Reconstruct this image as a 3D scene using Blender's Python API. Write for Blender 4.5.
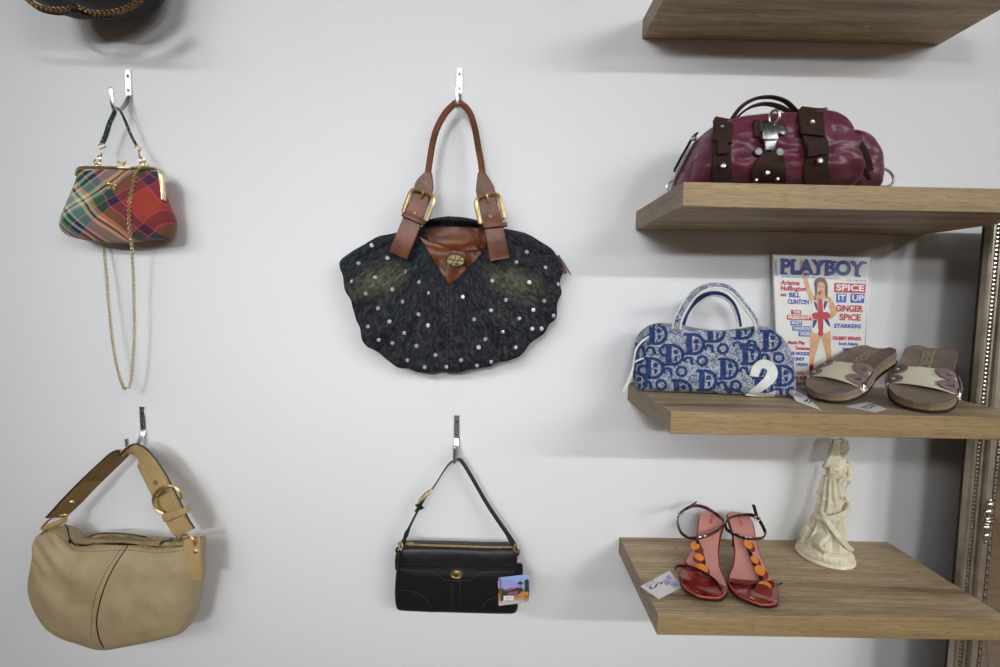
import bpy, bmesh, math, random
from mathutils import Vector, Matrix, noise
from mathutils.bvhtree import BVHTree
for _o in list(bpy.data.objects): bpy.data.objects.remove(_o)
S = bpy.context.scene
COL = S.collection
PI = math.pi
V = Vector
# ---------------------------------------------------------------- camera
FPX = 449.865
PITCH, ROLL, YAW = -0.083, 0.0201, 0.0045
EYE = V((0, -1, 1.5))
_cy, _sy, _cp, _sp, _cr, _sr = math.cos(YAW), math.sin(YAW), math.cos(PITCH), math.sin(PITCH), math.cos(ROLL), math.sin(ROLL)
AXF = V((_sy*_cp, _cy*_cp, _sp)); _R = V((_cy, -_sy, 0)); _U = _R.cross(AXF)
AXR = _R*_cr + _U*_sr; AXU = _U*_cr - _R*_sr
cam = bpy.data.cameras.new('camera'); camo = bpy.data.objects.new('camera', cam); COL.objects.link(camo)
cam.sensor_width = 36; cam.lens = FPX*36/1000; cam.clip_start = 0.02
camo.matrix_world = Matrix(((AXR.x, AXU.x, -AXF.x, EYE.x), (AXR.y, AXU.y, -AXF.y, EYE.y), (AXR.z, AXU.z, -AXF.z, EYE.z), (0, 0, 0, 1)))
S.camera = camo
# ---------------------------------------------------------------- world, lamps, exposure
vs = S.view_settings
vs.view_transform = 'Standard'; vs.look = 'None'; vs.gamma = 1.0; vs.use_curve_mapping = False
vs.exposure = -1.14
wd = bpy.data.worlds.new('world'); S.world = wd; wd.use_nodes = True
wd.node_tree.nodes['Background'].inputs[0].default_value = (0.75, 0.8, 0.9, 1); wd.node_tree.nodes['Background'].inputs[1].default_value = 0.05
def lamp(name, loc, sx, sy, watts, col=(0.93, 0.965, 0.985), rot=(0, 0, 0)):
    l = bpy.data.lights.new(name, 'AREA'); l.shape = 'RECTANGLE'; l.size = sx; l.size_y = sy; l.energy = watts; l.color = col
    o = bpy.data.objects.new(name, l); COL.objects.link(o); o.location = loc; o.rotation_euler = rot
    return o
# ceiling lamps (ceiling at 2.9 m): track lamps on the left aimed at the hanging bags, strips on the right
def aimed(loc, at, sx, sy, w, spread):
    o = lamp('track_lamp', loc, sx, sy, w); d = V(at)-V(loc)
    o.rotation_euler = d.to_track_quat('-Z', 'X').to_euler(); o.data.spread = math.radians(spread)
AIM = (-.2, 0, 1.38)
aimed((-.4, -3.0, 2.8), AIM, .3, .9, 4.7, 52)
aimed((-1.4, -3.0, 2.8), AIM, .3, .9, 4.3, 52)
aimed((-2.4, -2.8, 2.8), AIM, .3, .9, 3.8, 52)
aimed((-.9, -5.6, 2.8), AIM, .3, 1.0, 12.5, 40)
for (lx, ly), a, b, w in [((1.8, -3.2), .5, .05, 46), ((2.7, -3.2), .5, .05, 56), ((3.9, -3.2), .5, .05, 60), ((2.6, -5.8), .6, .05, 66), ((4.6, -5.8), .6, .05, 62)]:
    lamp('ceiling_lamp', (lx, ly, 2.86), a, b, w, rot=(math.radians(40), 0, 0))

# ---------------------------------------------------------------- mesh helpers
def cr(pts, n=8, closed=False):
    """Catmull-Rom through pts."""
    P_ = [V(p) for p in pts]; N = len(P_); out = []
    rng = range(N if closed else N-1)
    for i in rng:
        if closed: a, b, c, d = P_[i-1], P_[i], P_[(i+1) % N], P_[(i+2) % N]
        else: a, b, c, d = P_[max(i-1, 0)], P_[i], P_[i+1], P_[min(i+2, N-1)]
        for k in range(n):
            t = k/n
            out.append(0.5*((2*b)+(c-a)*t+(2*a-5*b+4*c-d)*t*t+(3*b-a-3*c+d)*t**3))
    if not closed: out.append(P_[-1].copy())
    return out
def resample(pts, n, closed=False):
    Q = [V(p) for p in pts]
    if closed: Q = Q+[Q[0]]
    L = [0]
    for i in range(1, len(Q)): L.append(L[-1]+(Q[i]-Q[i-1]).length)
    out = []; m = n if closed else n-1; j = 0
    for k in range(n):
        s = L[-1]*k/m
        while j < len(L)-2 and L[j+1] < s: j += 1
        seg = L[j+1]-L[j]; t = (s-L[j])/seg if seg > 1e-12 else 0
        out.append(Q[j].lerp(Q[j+1], t))
    return out
def interp(tab, t):
    if t <= tab[0][0]: return tab[0][1]
    for (a, x), (b, y) in zip(tab, tab[1:]):
        if t <= b: return x+(y-x)*(t-a)/(b-a)
    return tab[-1][1]
def smooth01(a, b, x):
    t = max(0, min(1, (x-a)/(b-a))); return t*t*(3-2*t)
def P(px, py, y=0.0):
    """the point of the plane Y = y that the photo shows at (px, py)"""
    d = AXR*((px-500)/FPX)+AXU*((333.5-py)/FPX)+AXF
    return EYE+d*((y+1)/d.y)
def PZ(px, py, z):
    """the point of the plane Z = z that the photo shows at (px, py)"""
    d = AXR*((px-500)/FPX)+AXU*((333.5-py)/FPX)+AXF
    return EYE+d*((z-EYE.z)/d.z)
def BM(): return bmesh.new()
def loft(bm, rings, closed=False, cap=True):
    """rings: lists of points with equal count -> skin"""
    vr = [[bm.verts.new(p) for p in r] for r in rings]; n = len(vr[0]); K = len(vr)
    for k in range(K if closed else K-1):
        a, b = vr[k], vr[(k+1) % K]
        for i in range(n):
            j = (i+1) % n
            bm.faces.new((a[i], a[j], b[j], b[i]))
    if cap and not closed:
        bm.faces.new(list(reversed(vr[0]))); bm.faces.new(vr[-1])
    return vr
def frames(pts, closed=False, up=None):
    N = len(pts); T = []
    for i in range(N):
        a = pts[i-1] if (i > 0 or closed) else pts[i]; b = pts[(i+1) % N] if (i < N-1 or closed) else pts[i]
        t = (b-a); T.append(t.normalized() if t.length > 1e-12 else V((0, 0, 1)))
    u = V(up) if up else (V((0, 1, 0)) if abs(T[0].y) < .9 else V((1, 0, 0)))
    n = (u-T[0]*u.dot(T[0])).normalized(); out = [n]
    for i in range(1, N):
        n = out[-1]-T[i]*out[-1].dot(T[i]); n.normalize(); out.append(n)
    return T, out
def tube(bm, pts, r, n=8, closed=False, cap=True, squash=1.0, up=None):
    pts = [V(p) for p in pts]; T, N = frames(pts, closed, up); rings = []
    for i, p in enumerate(pts):
        rr = r[i] if isinstance(r, (list, tuple)) else r; b = T[i].cross(N[i])
        rings.append([p+N[i]*(rr*squash*math.cos(2*PI*k/n))+b*(rr*math.sin(2*PI*k/n)) for k in range(n)])
    return loft(bm, rings, closed, cap)
def strap(bm, pts, w, t, side, closed=False, cap=True, bulge=0.0):
    """flat strap: width w along side, thickness t"""
    pts = [V(p) for p in pts]; N = len(pts); rings = []
    for i, p in enumerate(pts):
        a = pts[i-1] if (i > 0 or closed) else pts[i]; b = pts[(i+1) % N] if (i < N-1 or closed) else pts[i]
        T = (b-a).normalized(); s = V(side[i]) if isinstance(side, list) else V(side)
        s = (s-T*s.dot(T)).normalized(); n = T.cross(s)
        ww = (w[i] if isinstance(w, (list, tuple)) else w)/2; tt = (t[i] if isinstance(t, (list, tuple)) else t)/2
        e = min(tt*.8, ww*.5)
        sec = [(-ww, -tt+e), (-ww+e, -tt), (-ww*.4, -tt-bulge*.8), (0, -tt-bulge), (ww*.4, -tt-bulge*.8), (ww-e, -tt), (ww, -tt+e), (ww, tt-e), (ww-e, tt), (ww*.4, tt+bulge*.8), (0, tt+bulge), (-ww*.4, tt+bulge*.8), (-ww+e, tt), (-ww, tt-e)]
        rings.append([p+s*x+n*y for x, y in sec])
    return loft(bm, rings, closed, cap)
def box(bm, lo, hi, bev=0.0, seg=2, M=None):
    r = bmesh.ops.create_cube(bm, size=1); vs_ = r['verts']
    for v in vs_:
        v.co = V((lo[0]+(v.co.x+.5)*(hi[0]-lo[0]), lo[1]+(v.co.y+.5)*(hi[1]-lo[1]), lo[2]+(v.co.z+.5)*(hi[2]-lo[2])))
    if bev > 0:
        es = list({e for v in vs_ for e in v.link_edges})
        rr = bmesh.ops.bevel(bm, geom=es, offset=bev, segments=seg, affect='EDGES', profile=.5)
        vs_ = list({v for f in rr['faces'] for v in f.verts} | {v for v in vs_ if v.is_valid})
    if M is not None:
        for v in vs_: v.co = M @ v.co
    return vs_
def lathe(bm, prof, c, axis=(0, 0, 1), n=24, sx=1.0, xdir=None):
    """prof: (radius, height) pairs along axis from c"""
    a = V(axis).normalized(); u = V(xdir) if xdir else (V((1, 0, 0)) if abs(a.x) < .9 else V((0, 1, 0)))
    u = (u-a*u.dot(a)).normalized(); w = a.cross(u); c = V(c); rings = []
    for r, h in prof:
        r = max(r, 1e-5)
        rings.append([c+a*h+u*(r*sx*math.cos(2*PI*k/n))+w*(r*math.sin(2*PI*k/n)) for k in range(n)])
    return loft(bm, rings)
def ball(bm, c, r, M=None, u=14, v=9):
    rr = r if isinstance(r, (tuple, list)) else (r, r, r)
    vs_ = bmesh.ops.create_uvsphere(bm, u_segments=u, v_segments=v, radius=1)['verts']
    for x in vs_:
        q = V((x.co.x*rr[0], x.co.y*rr[1], x.co.z*rr[2]))
        if M is not None: q = M @ q
        x.co = V(c)+q
    return vs_
def torus(bm, c, R_, r, nrm=(0, 1, 0), n=24, m=8, ex=1.0, ez=1.0, up=(0, 0, 1)):
    a = V(nrm).normalized(); w = V(up); w = (w-a*w.dot(a)).normalized(); u = w.cross(a); c = V(c)
    pts = [c+u*(R_*ex*math.cos(2*PI*k/n))+w*(R_*ez*math.sin(2*PI*k/n)) for k in range(n)]
    return tube(bm, pts, r, m, closed=True, up=a)
def prism(bm, poly, vec, bev=0.0):
    """closed polygon (3D points) extruded by vec"""
    vs_ = [bm.verts.new(p) for p in poly]; f = bm.faces.new(vs_)
    r = bmesh.ops.extrude_face_region(bm, geom=[f]); nv = [g for g in r['geom'] if isinstance(g, bmesh.types.BMVert)]
    for v in nv: v.co += V(vec)
    if bev:
        es = [e for e in bm.edges if e.verts[0] in nv and e.verts[1] in nv]
        bmesh.ops.bevel(bm, geom=es, offset=bev, segments=2, affect='EDGES', profile=.5)
    return nv
def inflate(bm, outline, y0, tf, tb, spine, rings=14, pf=0.6, disp=None, shift=None):
    """a stuffed shape: closed outline of 3D points near the plane Y=y0, swollen tf towards the viewer and tb towards the wall.
    spine = polyline the outline closes onto; disp(p, f, front) -> offset vector"""
    N = len(outline); sp = [V(p) for p in spine]
    def near(p):
        best = None
        for a, b in zip(sp, sp[1:]):
            ab = b-a; t = max(0, min(1, (p-a).dot(ab)/max(ab.dot(ab), 1e-12))); q = a+ab*t; d = (p-q).length
            if best is None or d < best[0]: best = (d, q)
        return best[1]
    tgt = [near(p) for p in outline]
    for _ in range(3): tgt = [(tgt[i-1]+tgt[i]*2+tgt[(i+1) % N])/4 for i in range(N)]
    def ring(f, front):
        o = []; s = math.sin(f*PI/2); c = (1-math.cos(f*PI/2))*.975
        for p, q in zip(outline, tgt):
            x = p.lerp(q, c); h = (s**pf)*(tf if front else tb)
            x = V((x.x, p.y+(q.y-p.y)*c+(-h if front else h), x.z))
            if disp: x = x+disp(x, f, front)
            o.append(x)
        return o
    seq = [ring(k/rings, False) for k in range(rings, 0, -1)]+[ring(k/rings, True) for k in range(0, rings+1)]
    vr = loft(bm, seq, cap=False)
    a, e = sp[0], sp[-1]; ax = (e-a).normalized()
    for ring_, flip in ((vr[0], True), (vr[-1], False)):      # close the slit along the spine with a zip of triangles
        pr = [(q-a).dot(ax) for q in tgt]; iL = min(range(N), key=lambda i: pr[i]); iR = max(range(N), key=lambda i: pr[i])
        A = [(iL+k) % N for k in range((iR-iL) % N+1)]; B = [(iL-k) % N for k in range((iL-iR) % N+1)]
        i = j = 0
        while i < len(A)-1 or j < len(B)-1:
            if j >= len(B)-1 or (i < len(A)-1 and pr[A[i+1]] <= pr[B[j+1]]): t3 = (A[i], A[i+1], B[j]); i += 1
            else: t3 = (A[i], B[j+1], B[j]); j += 1
            if len(set(t3)) == 3:
                try: bm.faces.new([ring_[k] for k in (reversed(t3) if flip else t3)])
                except ValueError: pass
    return bm
def text_bm(bm, body, size, M, extrude=0.0, bold=0.0, shear=0.0, align='CENTER', sx=1.0, maxw=None, space=1.0):
    cu = bpy.data.curves.new('t', 'FONT'); cu.body = body; cu.size = size; cu.extrude = extrude; cu.offset = bold; cu.shear = shear
    cu.align_x = align; cu.align_y = 'CENTER'; cu.space_character = space; cu.resolution_u = 4
    o = bpy.data.objects.new('t', cu); COL.objects.link(o)
    dg = bpy.context.evaluated_depsgraph_get(); me = bpy.data.meshes.new_from_object(o.evaluated_get(dg))
    bpy.data.objects.remove(o); bpy.data.curves.remove(cu)
    xs = [v.co.x for v in me.vertices]
    k = sx
    if maxw and xs: k = maxw/max(1e-6, max(xs)-min(xs))
    for v in me.vertices: v.co.x *= k
    me.transform(M); bm.from_mesh(me); bpy.data.meshes.remove(me)
def facing(origin, right, up):
    """matrix that lays XY text on a plane: right, up and the normal right x up"""
    r = V(right).normalized(); u = V(up); u = (u-r*u.dot(r)).normalized(); n = r.cross(u); o = V(origin)
    return Matrix(((r.x, u.x, n.x, o.x), (r.y, u.y, n.y, o.y), (r.z, u.z, n.z, o.z), (0, 0, 0, 1)))
def drape(bm, bvh, off, dirv=(0, 1, 0), back=.5):
    """press the points of bm onto a surface along dirv, leaving off of clearance"""
    d = V(dirv).normalized()
    for v in bm.verts:
        h = bvh.ray_cast(v.co-d*back, d)
        if h[0] is not None: v.co = h[0]-d*off
def refine(bm, maxlen):
    for _ in range(5):
        es = [e for e in bm.edges if e.calc_length() > maxlen]
        if not es: break
        bmesh.ops.triangulate(bm, faces=bm.faces[:])
        es = [e for e in bm.edges if e.calc_length() > maxlen]
        bmesh.ops.subdivide_edges(bm, edges=es, cuts=1)
    bmesh.ops.triangulate(bm, faces=bm.faces[:])
# ---------------------------------------------------------------- object helpers
def wloc(o):
    p = V((0, 0, 0))
    while o is not None: p = p+o.location; o = o.parent
    return p
def obj(name, bm, m, parent=None, local=False, label=None, at=None, ang=40, recalc=True, sub=0):
    """link bm (world coordinates unless local) as ONE mesh object under parent"""
    if recalc: bmesh.ops.recalc_face_normals(bm, faces=bm.faces[:])
    me = bpy.data.meshes.new(name); bm.to_mesh(me); bm.free()
    base = wloc(parent) if parent is not None else V((0, 0, 0))
    at = V(at) if at is not None else V((0, 0, 0))
    if not local: me.transform(Matrix.Translation(-(base+at)))
    for p in me.polygons: p.use_smooth = True
    me.set_sharp_from_angle(angle=math.radians(ang))
    for mm in (m if isinstance(m, (list, tuple)) else [m]): me.materials.append(mm)
    o = bpy.data.objects.new(name, me); COL.objects.link(o); o.parent = parent; o.location = at
    if label: o['label'] = label
    if sub:
        md = o.modifiers.new('subdivision', 'SUBSURF'); md.levels = sub; md.render_levels = sub
    return o
def tag(o, label, cat, group=None):
    o['label'] = label; o['category'] = cat
    if group: o['group'] = group
    return o
def thing(name, loc, label, cat, group=None, rotz=0):
    o = bpy.data.objects.new(name, None); COL.objects.link(o); o.location = V(loc); o.rotation_euler = (0, 0, rotz); o.empty_display_size = .05
    return tag(o, label, cat, group)
def struct(name, bm, m):
    o = obj(name, bm, m); o['kind'] = 'structure'; return o
def copy_tree(o, parent=None):
    c = o.copy(); COL.objects.link(c)
    if parent is not None: c.parent = parent
    for ch in [x for x in o.children]: copy_tree(ch, c)
    return c
# ---------------------------------------------------------------- materials
def lin(c):
    return tuple((x/12.92 if x <= .04045 else ((x+.055)/1.055)**2.4) for x in (v/255 for v in c))+(1,)
class NT:
    def __init__(s, name):
        s.m = bpy.data.materials.new(name); s.m.use_nodes = True; s.t = s.m.node_tree; s.b = s.t.nodes['Principled BSDF']
    def n(s, typ, **kw):
        x = s.t.nodes.new(typ)
        for k, v in kw.items():
            if k.startswith('i_'): x.inputs[k[2:].replace('_', ' ')].default_value = v
            else: setattr(x, k, v)
        return x
    def l(s, a, b): s.t.links.new(a, b)
    def coord(s, scale=(1, 1, 1), rot=(0, 0, 0), loc=(0, 0, 0)):
        c = s.n('ShaderNodeTexCoord'); mp = s.n('ShaderNodeMapping'); s.l(c.outputs['Object'], mp.inputs['Vector'])
        mp.inputs['Scale'].default_value = scale; mp.inputs['Rotation'].default_value = rot; mp.inputs['Location'].default_value = loc
        return mp.outputs[0]
    def noise(s, vec, scale, detail=3, rough=.5):
        x = s.n('ShaderNodeTexNoise'); x.inputs['Scale'].default_value = scale; x.inputs['Detail'].default_value = detail; x.inputs['Roughness'].default_value = rough
        s.l(vec, x.inputs['Vector']); return x.outputs['Fac']
    def ramp(s, fac, stops, interp='LINEAR'):
        r = s.n('ShaderNodeValToRGB'); r.color_ramp.interpolation = interp
        el = r.color_ramp.elements; el.remove(el[1]); el[0].position = 0.0 if stops[0][0] < 0 else stops[0][0]; el[0].color = stops[0][1] if len(stops[0][1]) == 4 else lin(stops[0][1])
        for p, c in stops[1:]: el.new(p).color = c if len(c) == 4 else lin(c)
        s.l(fac, r.inputs[0]); return r.outputs[0]
    def mix(s, a, b, fac, mode='MIX'):
        x = s.n('ShaderNodeMix', data_type='RGBA', blend_type=mode)
        for i, v in ((6, a), (7, b)):
            if isinstance(v, tuple): x.inputs[i].default_value = v
            else: s.l(v, x.inputs[i])
        if isinstance(fac, (int, float)): x.inputs[0].default_value = fac
        else: s.l(fac, x.inputs[0])
        return x.outputs[2]
    def math(s, op, a, b=0.0, c=None):
        x = s.n('ShaderNodeMath', operation=op)
        for i, v in enumerate((a, b) if c is None else (a, b, c)):
            if isinstance(v, (int, float)): x.inputs[i].default_value = v
            else: s.l(v, x.inputs[i])
        return x.outputs[0]
    def sep(s, vec):
        x = s.n('ShaderNodeSeparateXYZ'); s.l(vec, x.inputs[0]); return x.outputs
    def bump(s, h, strength, dist=.001, prev=None):
        x = s.n('ShaderNodeBump'); x.inputs['Strength'].default_value = strength; x.inputs['Distance'].default_value = dist
        s.l(h, x.inputs['Height'])
        if prev is not None: s.l(prev, x.inputs['Normal'])
        s.l(x.outputs[0], s.b.inputs['Normal']); return x.outputs[0]
    def color(s, v):
        if isinstance(v, tuple): s.b.inputs['Base Color'].default_value = v if len(v) == 4 else lin(v)
        else: s.l(v, s.b.inputs['Base Color'])
    def set(s, **kw):
        for k, v in kw.items(): s.b.inputs[k.replace('_', ' ')].default_value = v
        return s
def plain(name, c, rough=.5, metal=0.0, nz=0.0, nscale=300, bump=0.0, spec=None, coat=0.0, bdist=.001):
    """one colour with a fine procedural variation and relief"""
    n = NT(name); n.set(Roughness=rough, Metallic=metal)
    if spec is not None: n.b.inputs['Specular IOR Level'].default_value = spec
    if coat: n.b.inputs['Coat Weight'].default_value = coat; n.b.inputs['Coat Roughness'].default_value = .08
    co = n.coord(); f = n.noise(co, nscale)
    if nz:
        c0 = tuple(max(0, x*(1-nz)) for x in c); c1 = tuple(min(255, x*(1+nz)) for x in c)
        n.color(n.ramp(f, [(.3, c0), (.7, c1)]))
    else: n.color(c)
    if bump: n.bump(f, bump, bdist)
    return n.m
def wall_mat(name, c):
    n = NT(name); n.set(Roughness=.85); n.b.inputs['Specular IOR Level'].default_value = .25
    co = n.coord(); n.color(n.ramp(n.noise(co, 1.3, 4), [(.2, tuple(x*.99 for x in c)), (.8, c)]))
    n.bump(n.noise(co, 260, 2), .06, .001); return n.m
def wood_mat(name, light, mid, dark, axis=0, rough=.5, streak=1.0):
    """oak decor: grain stretched along axis"""
    n = NT(name); n.set(Roughness=rough); n.b.inputs['Specular IOR Level'].default_value = .35
    sc = [26, 26, 26]; sc[axis] = 1.6; sc2 = [210, 210, 210]; sc2[axis] = 9; sc3 = [900, 900, 900]; sc3[axis] = 40
    a = n.noise(n.coord(tuple(sc)), 1.0, 5, .6); b = n.noise(n.coord(tuple(sc2), loc=(3, 1, 7)), 1.0, 3, .6); c = n.noise(n.coord(tuple(sc3)), 1.0, 2)
    base = n.ramp(a, [(.28, dark), (.47, mid), (.72, light)])
    fine = n.ramp(b, [(.30, (110, 100, 90)), (.5, (200, 198, 195)), (.7, (255, 255, 255))])
    col = n.mix(base, fine, .55*streak, 'MULTIPLY')
    wv = n.n('ShaderNodeTexWave'); wv.wave_type = 'BANDS'; wv.bands_direction = 'DIAGONAL'; wv.inputs['Scale'].default_value = 55; wv.inputs['Distortion'].default_value = 1.5; n.l(n.coord((.9, 1, 1), rot=(0, 0, .5)), wv.inputs['Vector'])
    saw = n.math('MULTIPLY', wv.outputs['Fac'], n.math('GREATER_THAN', n.noise(n.coord((5, 14, 5)), 1.0, 2), .56))
    col = n.mix(col, (.50, .43, .33, 1), n.math('MULTIPLY', saw, .16*streak))
    pores = n.ramp(c, [(.34, (120, 110, 100)), (.46, (255, 255, 255))])
    n.color(n.mix(col, pores, .5, 'MULTIPLY')); n.bump(b, .12, .0006); return n.m
def metal_mat(name, c, rough=.25, nz=.08, scale=120, bump=0.0):
    return plain(name, c, rough, 1.0, nz, scale, bump)
def leather_mat(name, c, rough=.45, nz=.1, grain=420, bump=.35, patch=.12, spec=.45):
    n = NT(name); n.set(Roughness=rough); n.b.inputs['Specular IOR Level'].default_value = spec
    co = n.coord()
    big = n.ramp(n.noise(co, 22, 4, .6), [(.25, tuple(x*(1-patch) for x in c)), (.75, tuple(min(255, x*(1+patch)) for x in c))])
    v = n.n('ShaderNodeTexVoronoi'); v.inputs['Scale'].default_value = grain; n.l(co, v.inputs['Vector'])
    fine = n.ramp(v.outputs['Distance'], [(.0, (225, 225, 225)), (.7, (255, 255, 255))])
    n.color(n.mix(big, fine, nz*3, 'MULTIPLY')); 
    b1 = n.bump(v.outputs['Distance'], bump, .0006); n.bump(n.noise(co, 55, 4, .6), .35, .002, b1)
    return n.m
MAT = {}
MAT['wall'] = wall_mat('white wall paint', (232, 231, 232))
MAT['side'] = wall_mat('grey wall paint', (168, 166, 164))
MAT['ceil'] = wall_mat('ceiling paint', (230, 230, 228))
MAT['oak'] = wood_mat('oak decor', (212, 187, 150), (184, 160, 126), (116, 95, 70))
MAT['oak_end'] = wood_mat('oak decor end', (164, 146, 120), (150, 132, 107), (130, 112, 90), 1, streak=.6)
MAT['oak_edge'] = wood_mat('oak decor edge', (178, 152, 110), (166, 140, 100), (148, 122, 86), 0, streak=.6)
MAT['chrome'] = metal_mat('zinc plated steel', (222, 224, 228), .3)
MAT['steel'] = metal_mat('brushed steel', (165, 165, 165), .3)
MAT['gold'] = metal_mat('antique gold', (226, 200, 142), .34)
MAT['brass'] = metal_mat('pale brass', (228, 212, 172), .34)
MAT['darksteel'] = metal_mat('aged pewter', (120, 120, 122), .35, .2)
# ---------------------------------------------------------------- the room
def floor_mat():
    n = NT('herringbone oak floor'); n.set(Roughness=.4)
    br = n.n('ShaderNodeTexBrick'); br.inputs['Scale'].default_value = 1.0; br.inputs['Brick Width'].default_value = .9; br.inputs['Row Height'].default_value = .12; br.inputs['Mortar Size'].default_value = .002
    n.l(n.coord(rot=(0, 0, .78)), br.inputs['Vector'])
    br.inputs['Color1'].default_value = lin((136, 106, 72)); br.inputs['Color2'].default_value = lin((112, 86, 58)); br.inputs['Mortar'].default_value = lin((80, 60, 40))
    g = n.ramp(n.noise(n.coord((3, 40, 3), rot=(0, 0, .78)), 1, 4), [(.3, (190, 180, 170)), (.7, (255, 255, 255))])
    n.color(n.mix(br.outputs[0], g, .7, 'MULTIPLY')); return n.m
b = BM(); box(b, (-4, 0, 0), (6, .12, 2.9)); struct('wall_back', b, MAT['wall'])
b = BM(); box(b, (-4, -8, -.1), (6, .12, 0)); struct('floor', b, floor_mat())
b = BM(); box(b, (-4.1, -8, 2.9), (6.1, .12, 3.0)); struct('ceiling', b, MAT['ceil'])
b = BM(); box(b, (-4.12, -8, 0), (-4, .12, 2.9)); struct('wall_left', b, MAT['side'])
b = BM(); box(b, (6, -8, 0), (6.12, .12, 2.9)); struct('wall_right', b, MAT['side'])
b = BM(); box(b, (-4.12, -8.12, 0), (6.12, -8, 2.9)); struct('wall_front', b, MAT['side'])
# ---------------------------------------------------------------- floating shelves
SHELVES = [(.2922, .9219, .5489), (.296, .9232, .1517), (.2953, .925, -.2269), (.2906, .914, -.5898)]
STH, SDP = .0386, .2544
SHZ = [1.5+z+STH for _, _, z in SHELVES]      # top surfaces
LBL = ['oak floating shelf at the top right, empty seen from below', 'oak floating shelf under the burgundy bag', 'oak floating shelf carrying the blue bag, magazine and slides', 'lowest oak floating shelf with red sandals and the statuette']
for i, (xl, xr, zb) in enumerate(SHELVES):
    t = thing('floating_shelf', (xl, 0, 1.5+zb), LBL[i], 'shelf', 'oak floating shelves')
    b = BM(); box(b, (xl, -SDP, 1.5+zb), (xr, 0, 1.5+zb+STH), .0008, 1); bd = obj('board', b, [MAT['oak'], MAT['oak_end'], MAT['oak_edge']], t)
    for p in bd.data.polygons: p.material_index = 1 if abs(p.normal.x) > .9 else 2 if p.normal.y < -.9 else 0
    for fx in (.27, .68) if i < 2 else ():
        b = BM(); x = xl+(xr-xl)*fx
        lathe(b, [(.0, .0002), (.0026, .0002), (.0036, -.0006), (.0038, -.0001)], (x, -.06, 1.5+zb-.0004), (0, 0, -1), 14); obj('screw', b, MAT['steel'], t)
    if i == 3:
        zt = 1.5+zb+STH
        for nm, pts in (('scratch', [(879, 585), (893, 594), (908.6, 604.7)]), ('scratch', [(874, 591), (887, 604)])):
            b = BM(); tube(b, [PZ(x, y, zt) for x, y in pts], [.0003, .0006, .0003][:len(pts)], 5); obj(nm, b, plain('bare scratch', (176, 158, 130), .7), t)
        b = BM(); q = PZ(677, 548, zt); lathe(b, [(0, .0003), (.0014, .0003), (.0016, -.0004)], (q.x, q.y, zt), (0, 0, 1), 10); obj('screw_hole', b, plain('dark hole', (30, 24, 20), .8), t)
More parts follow.
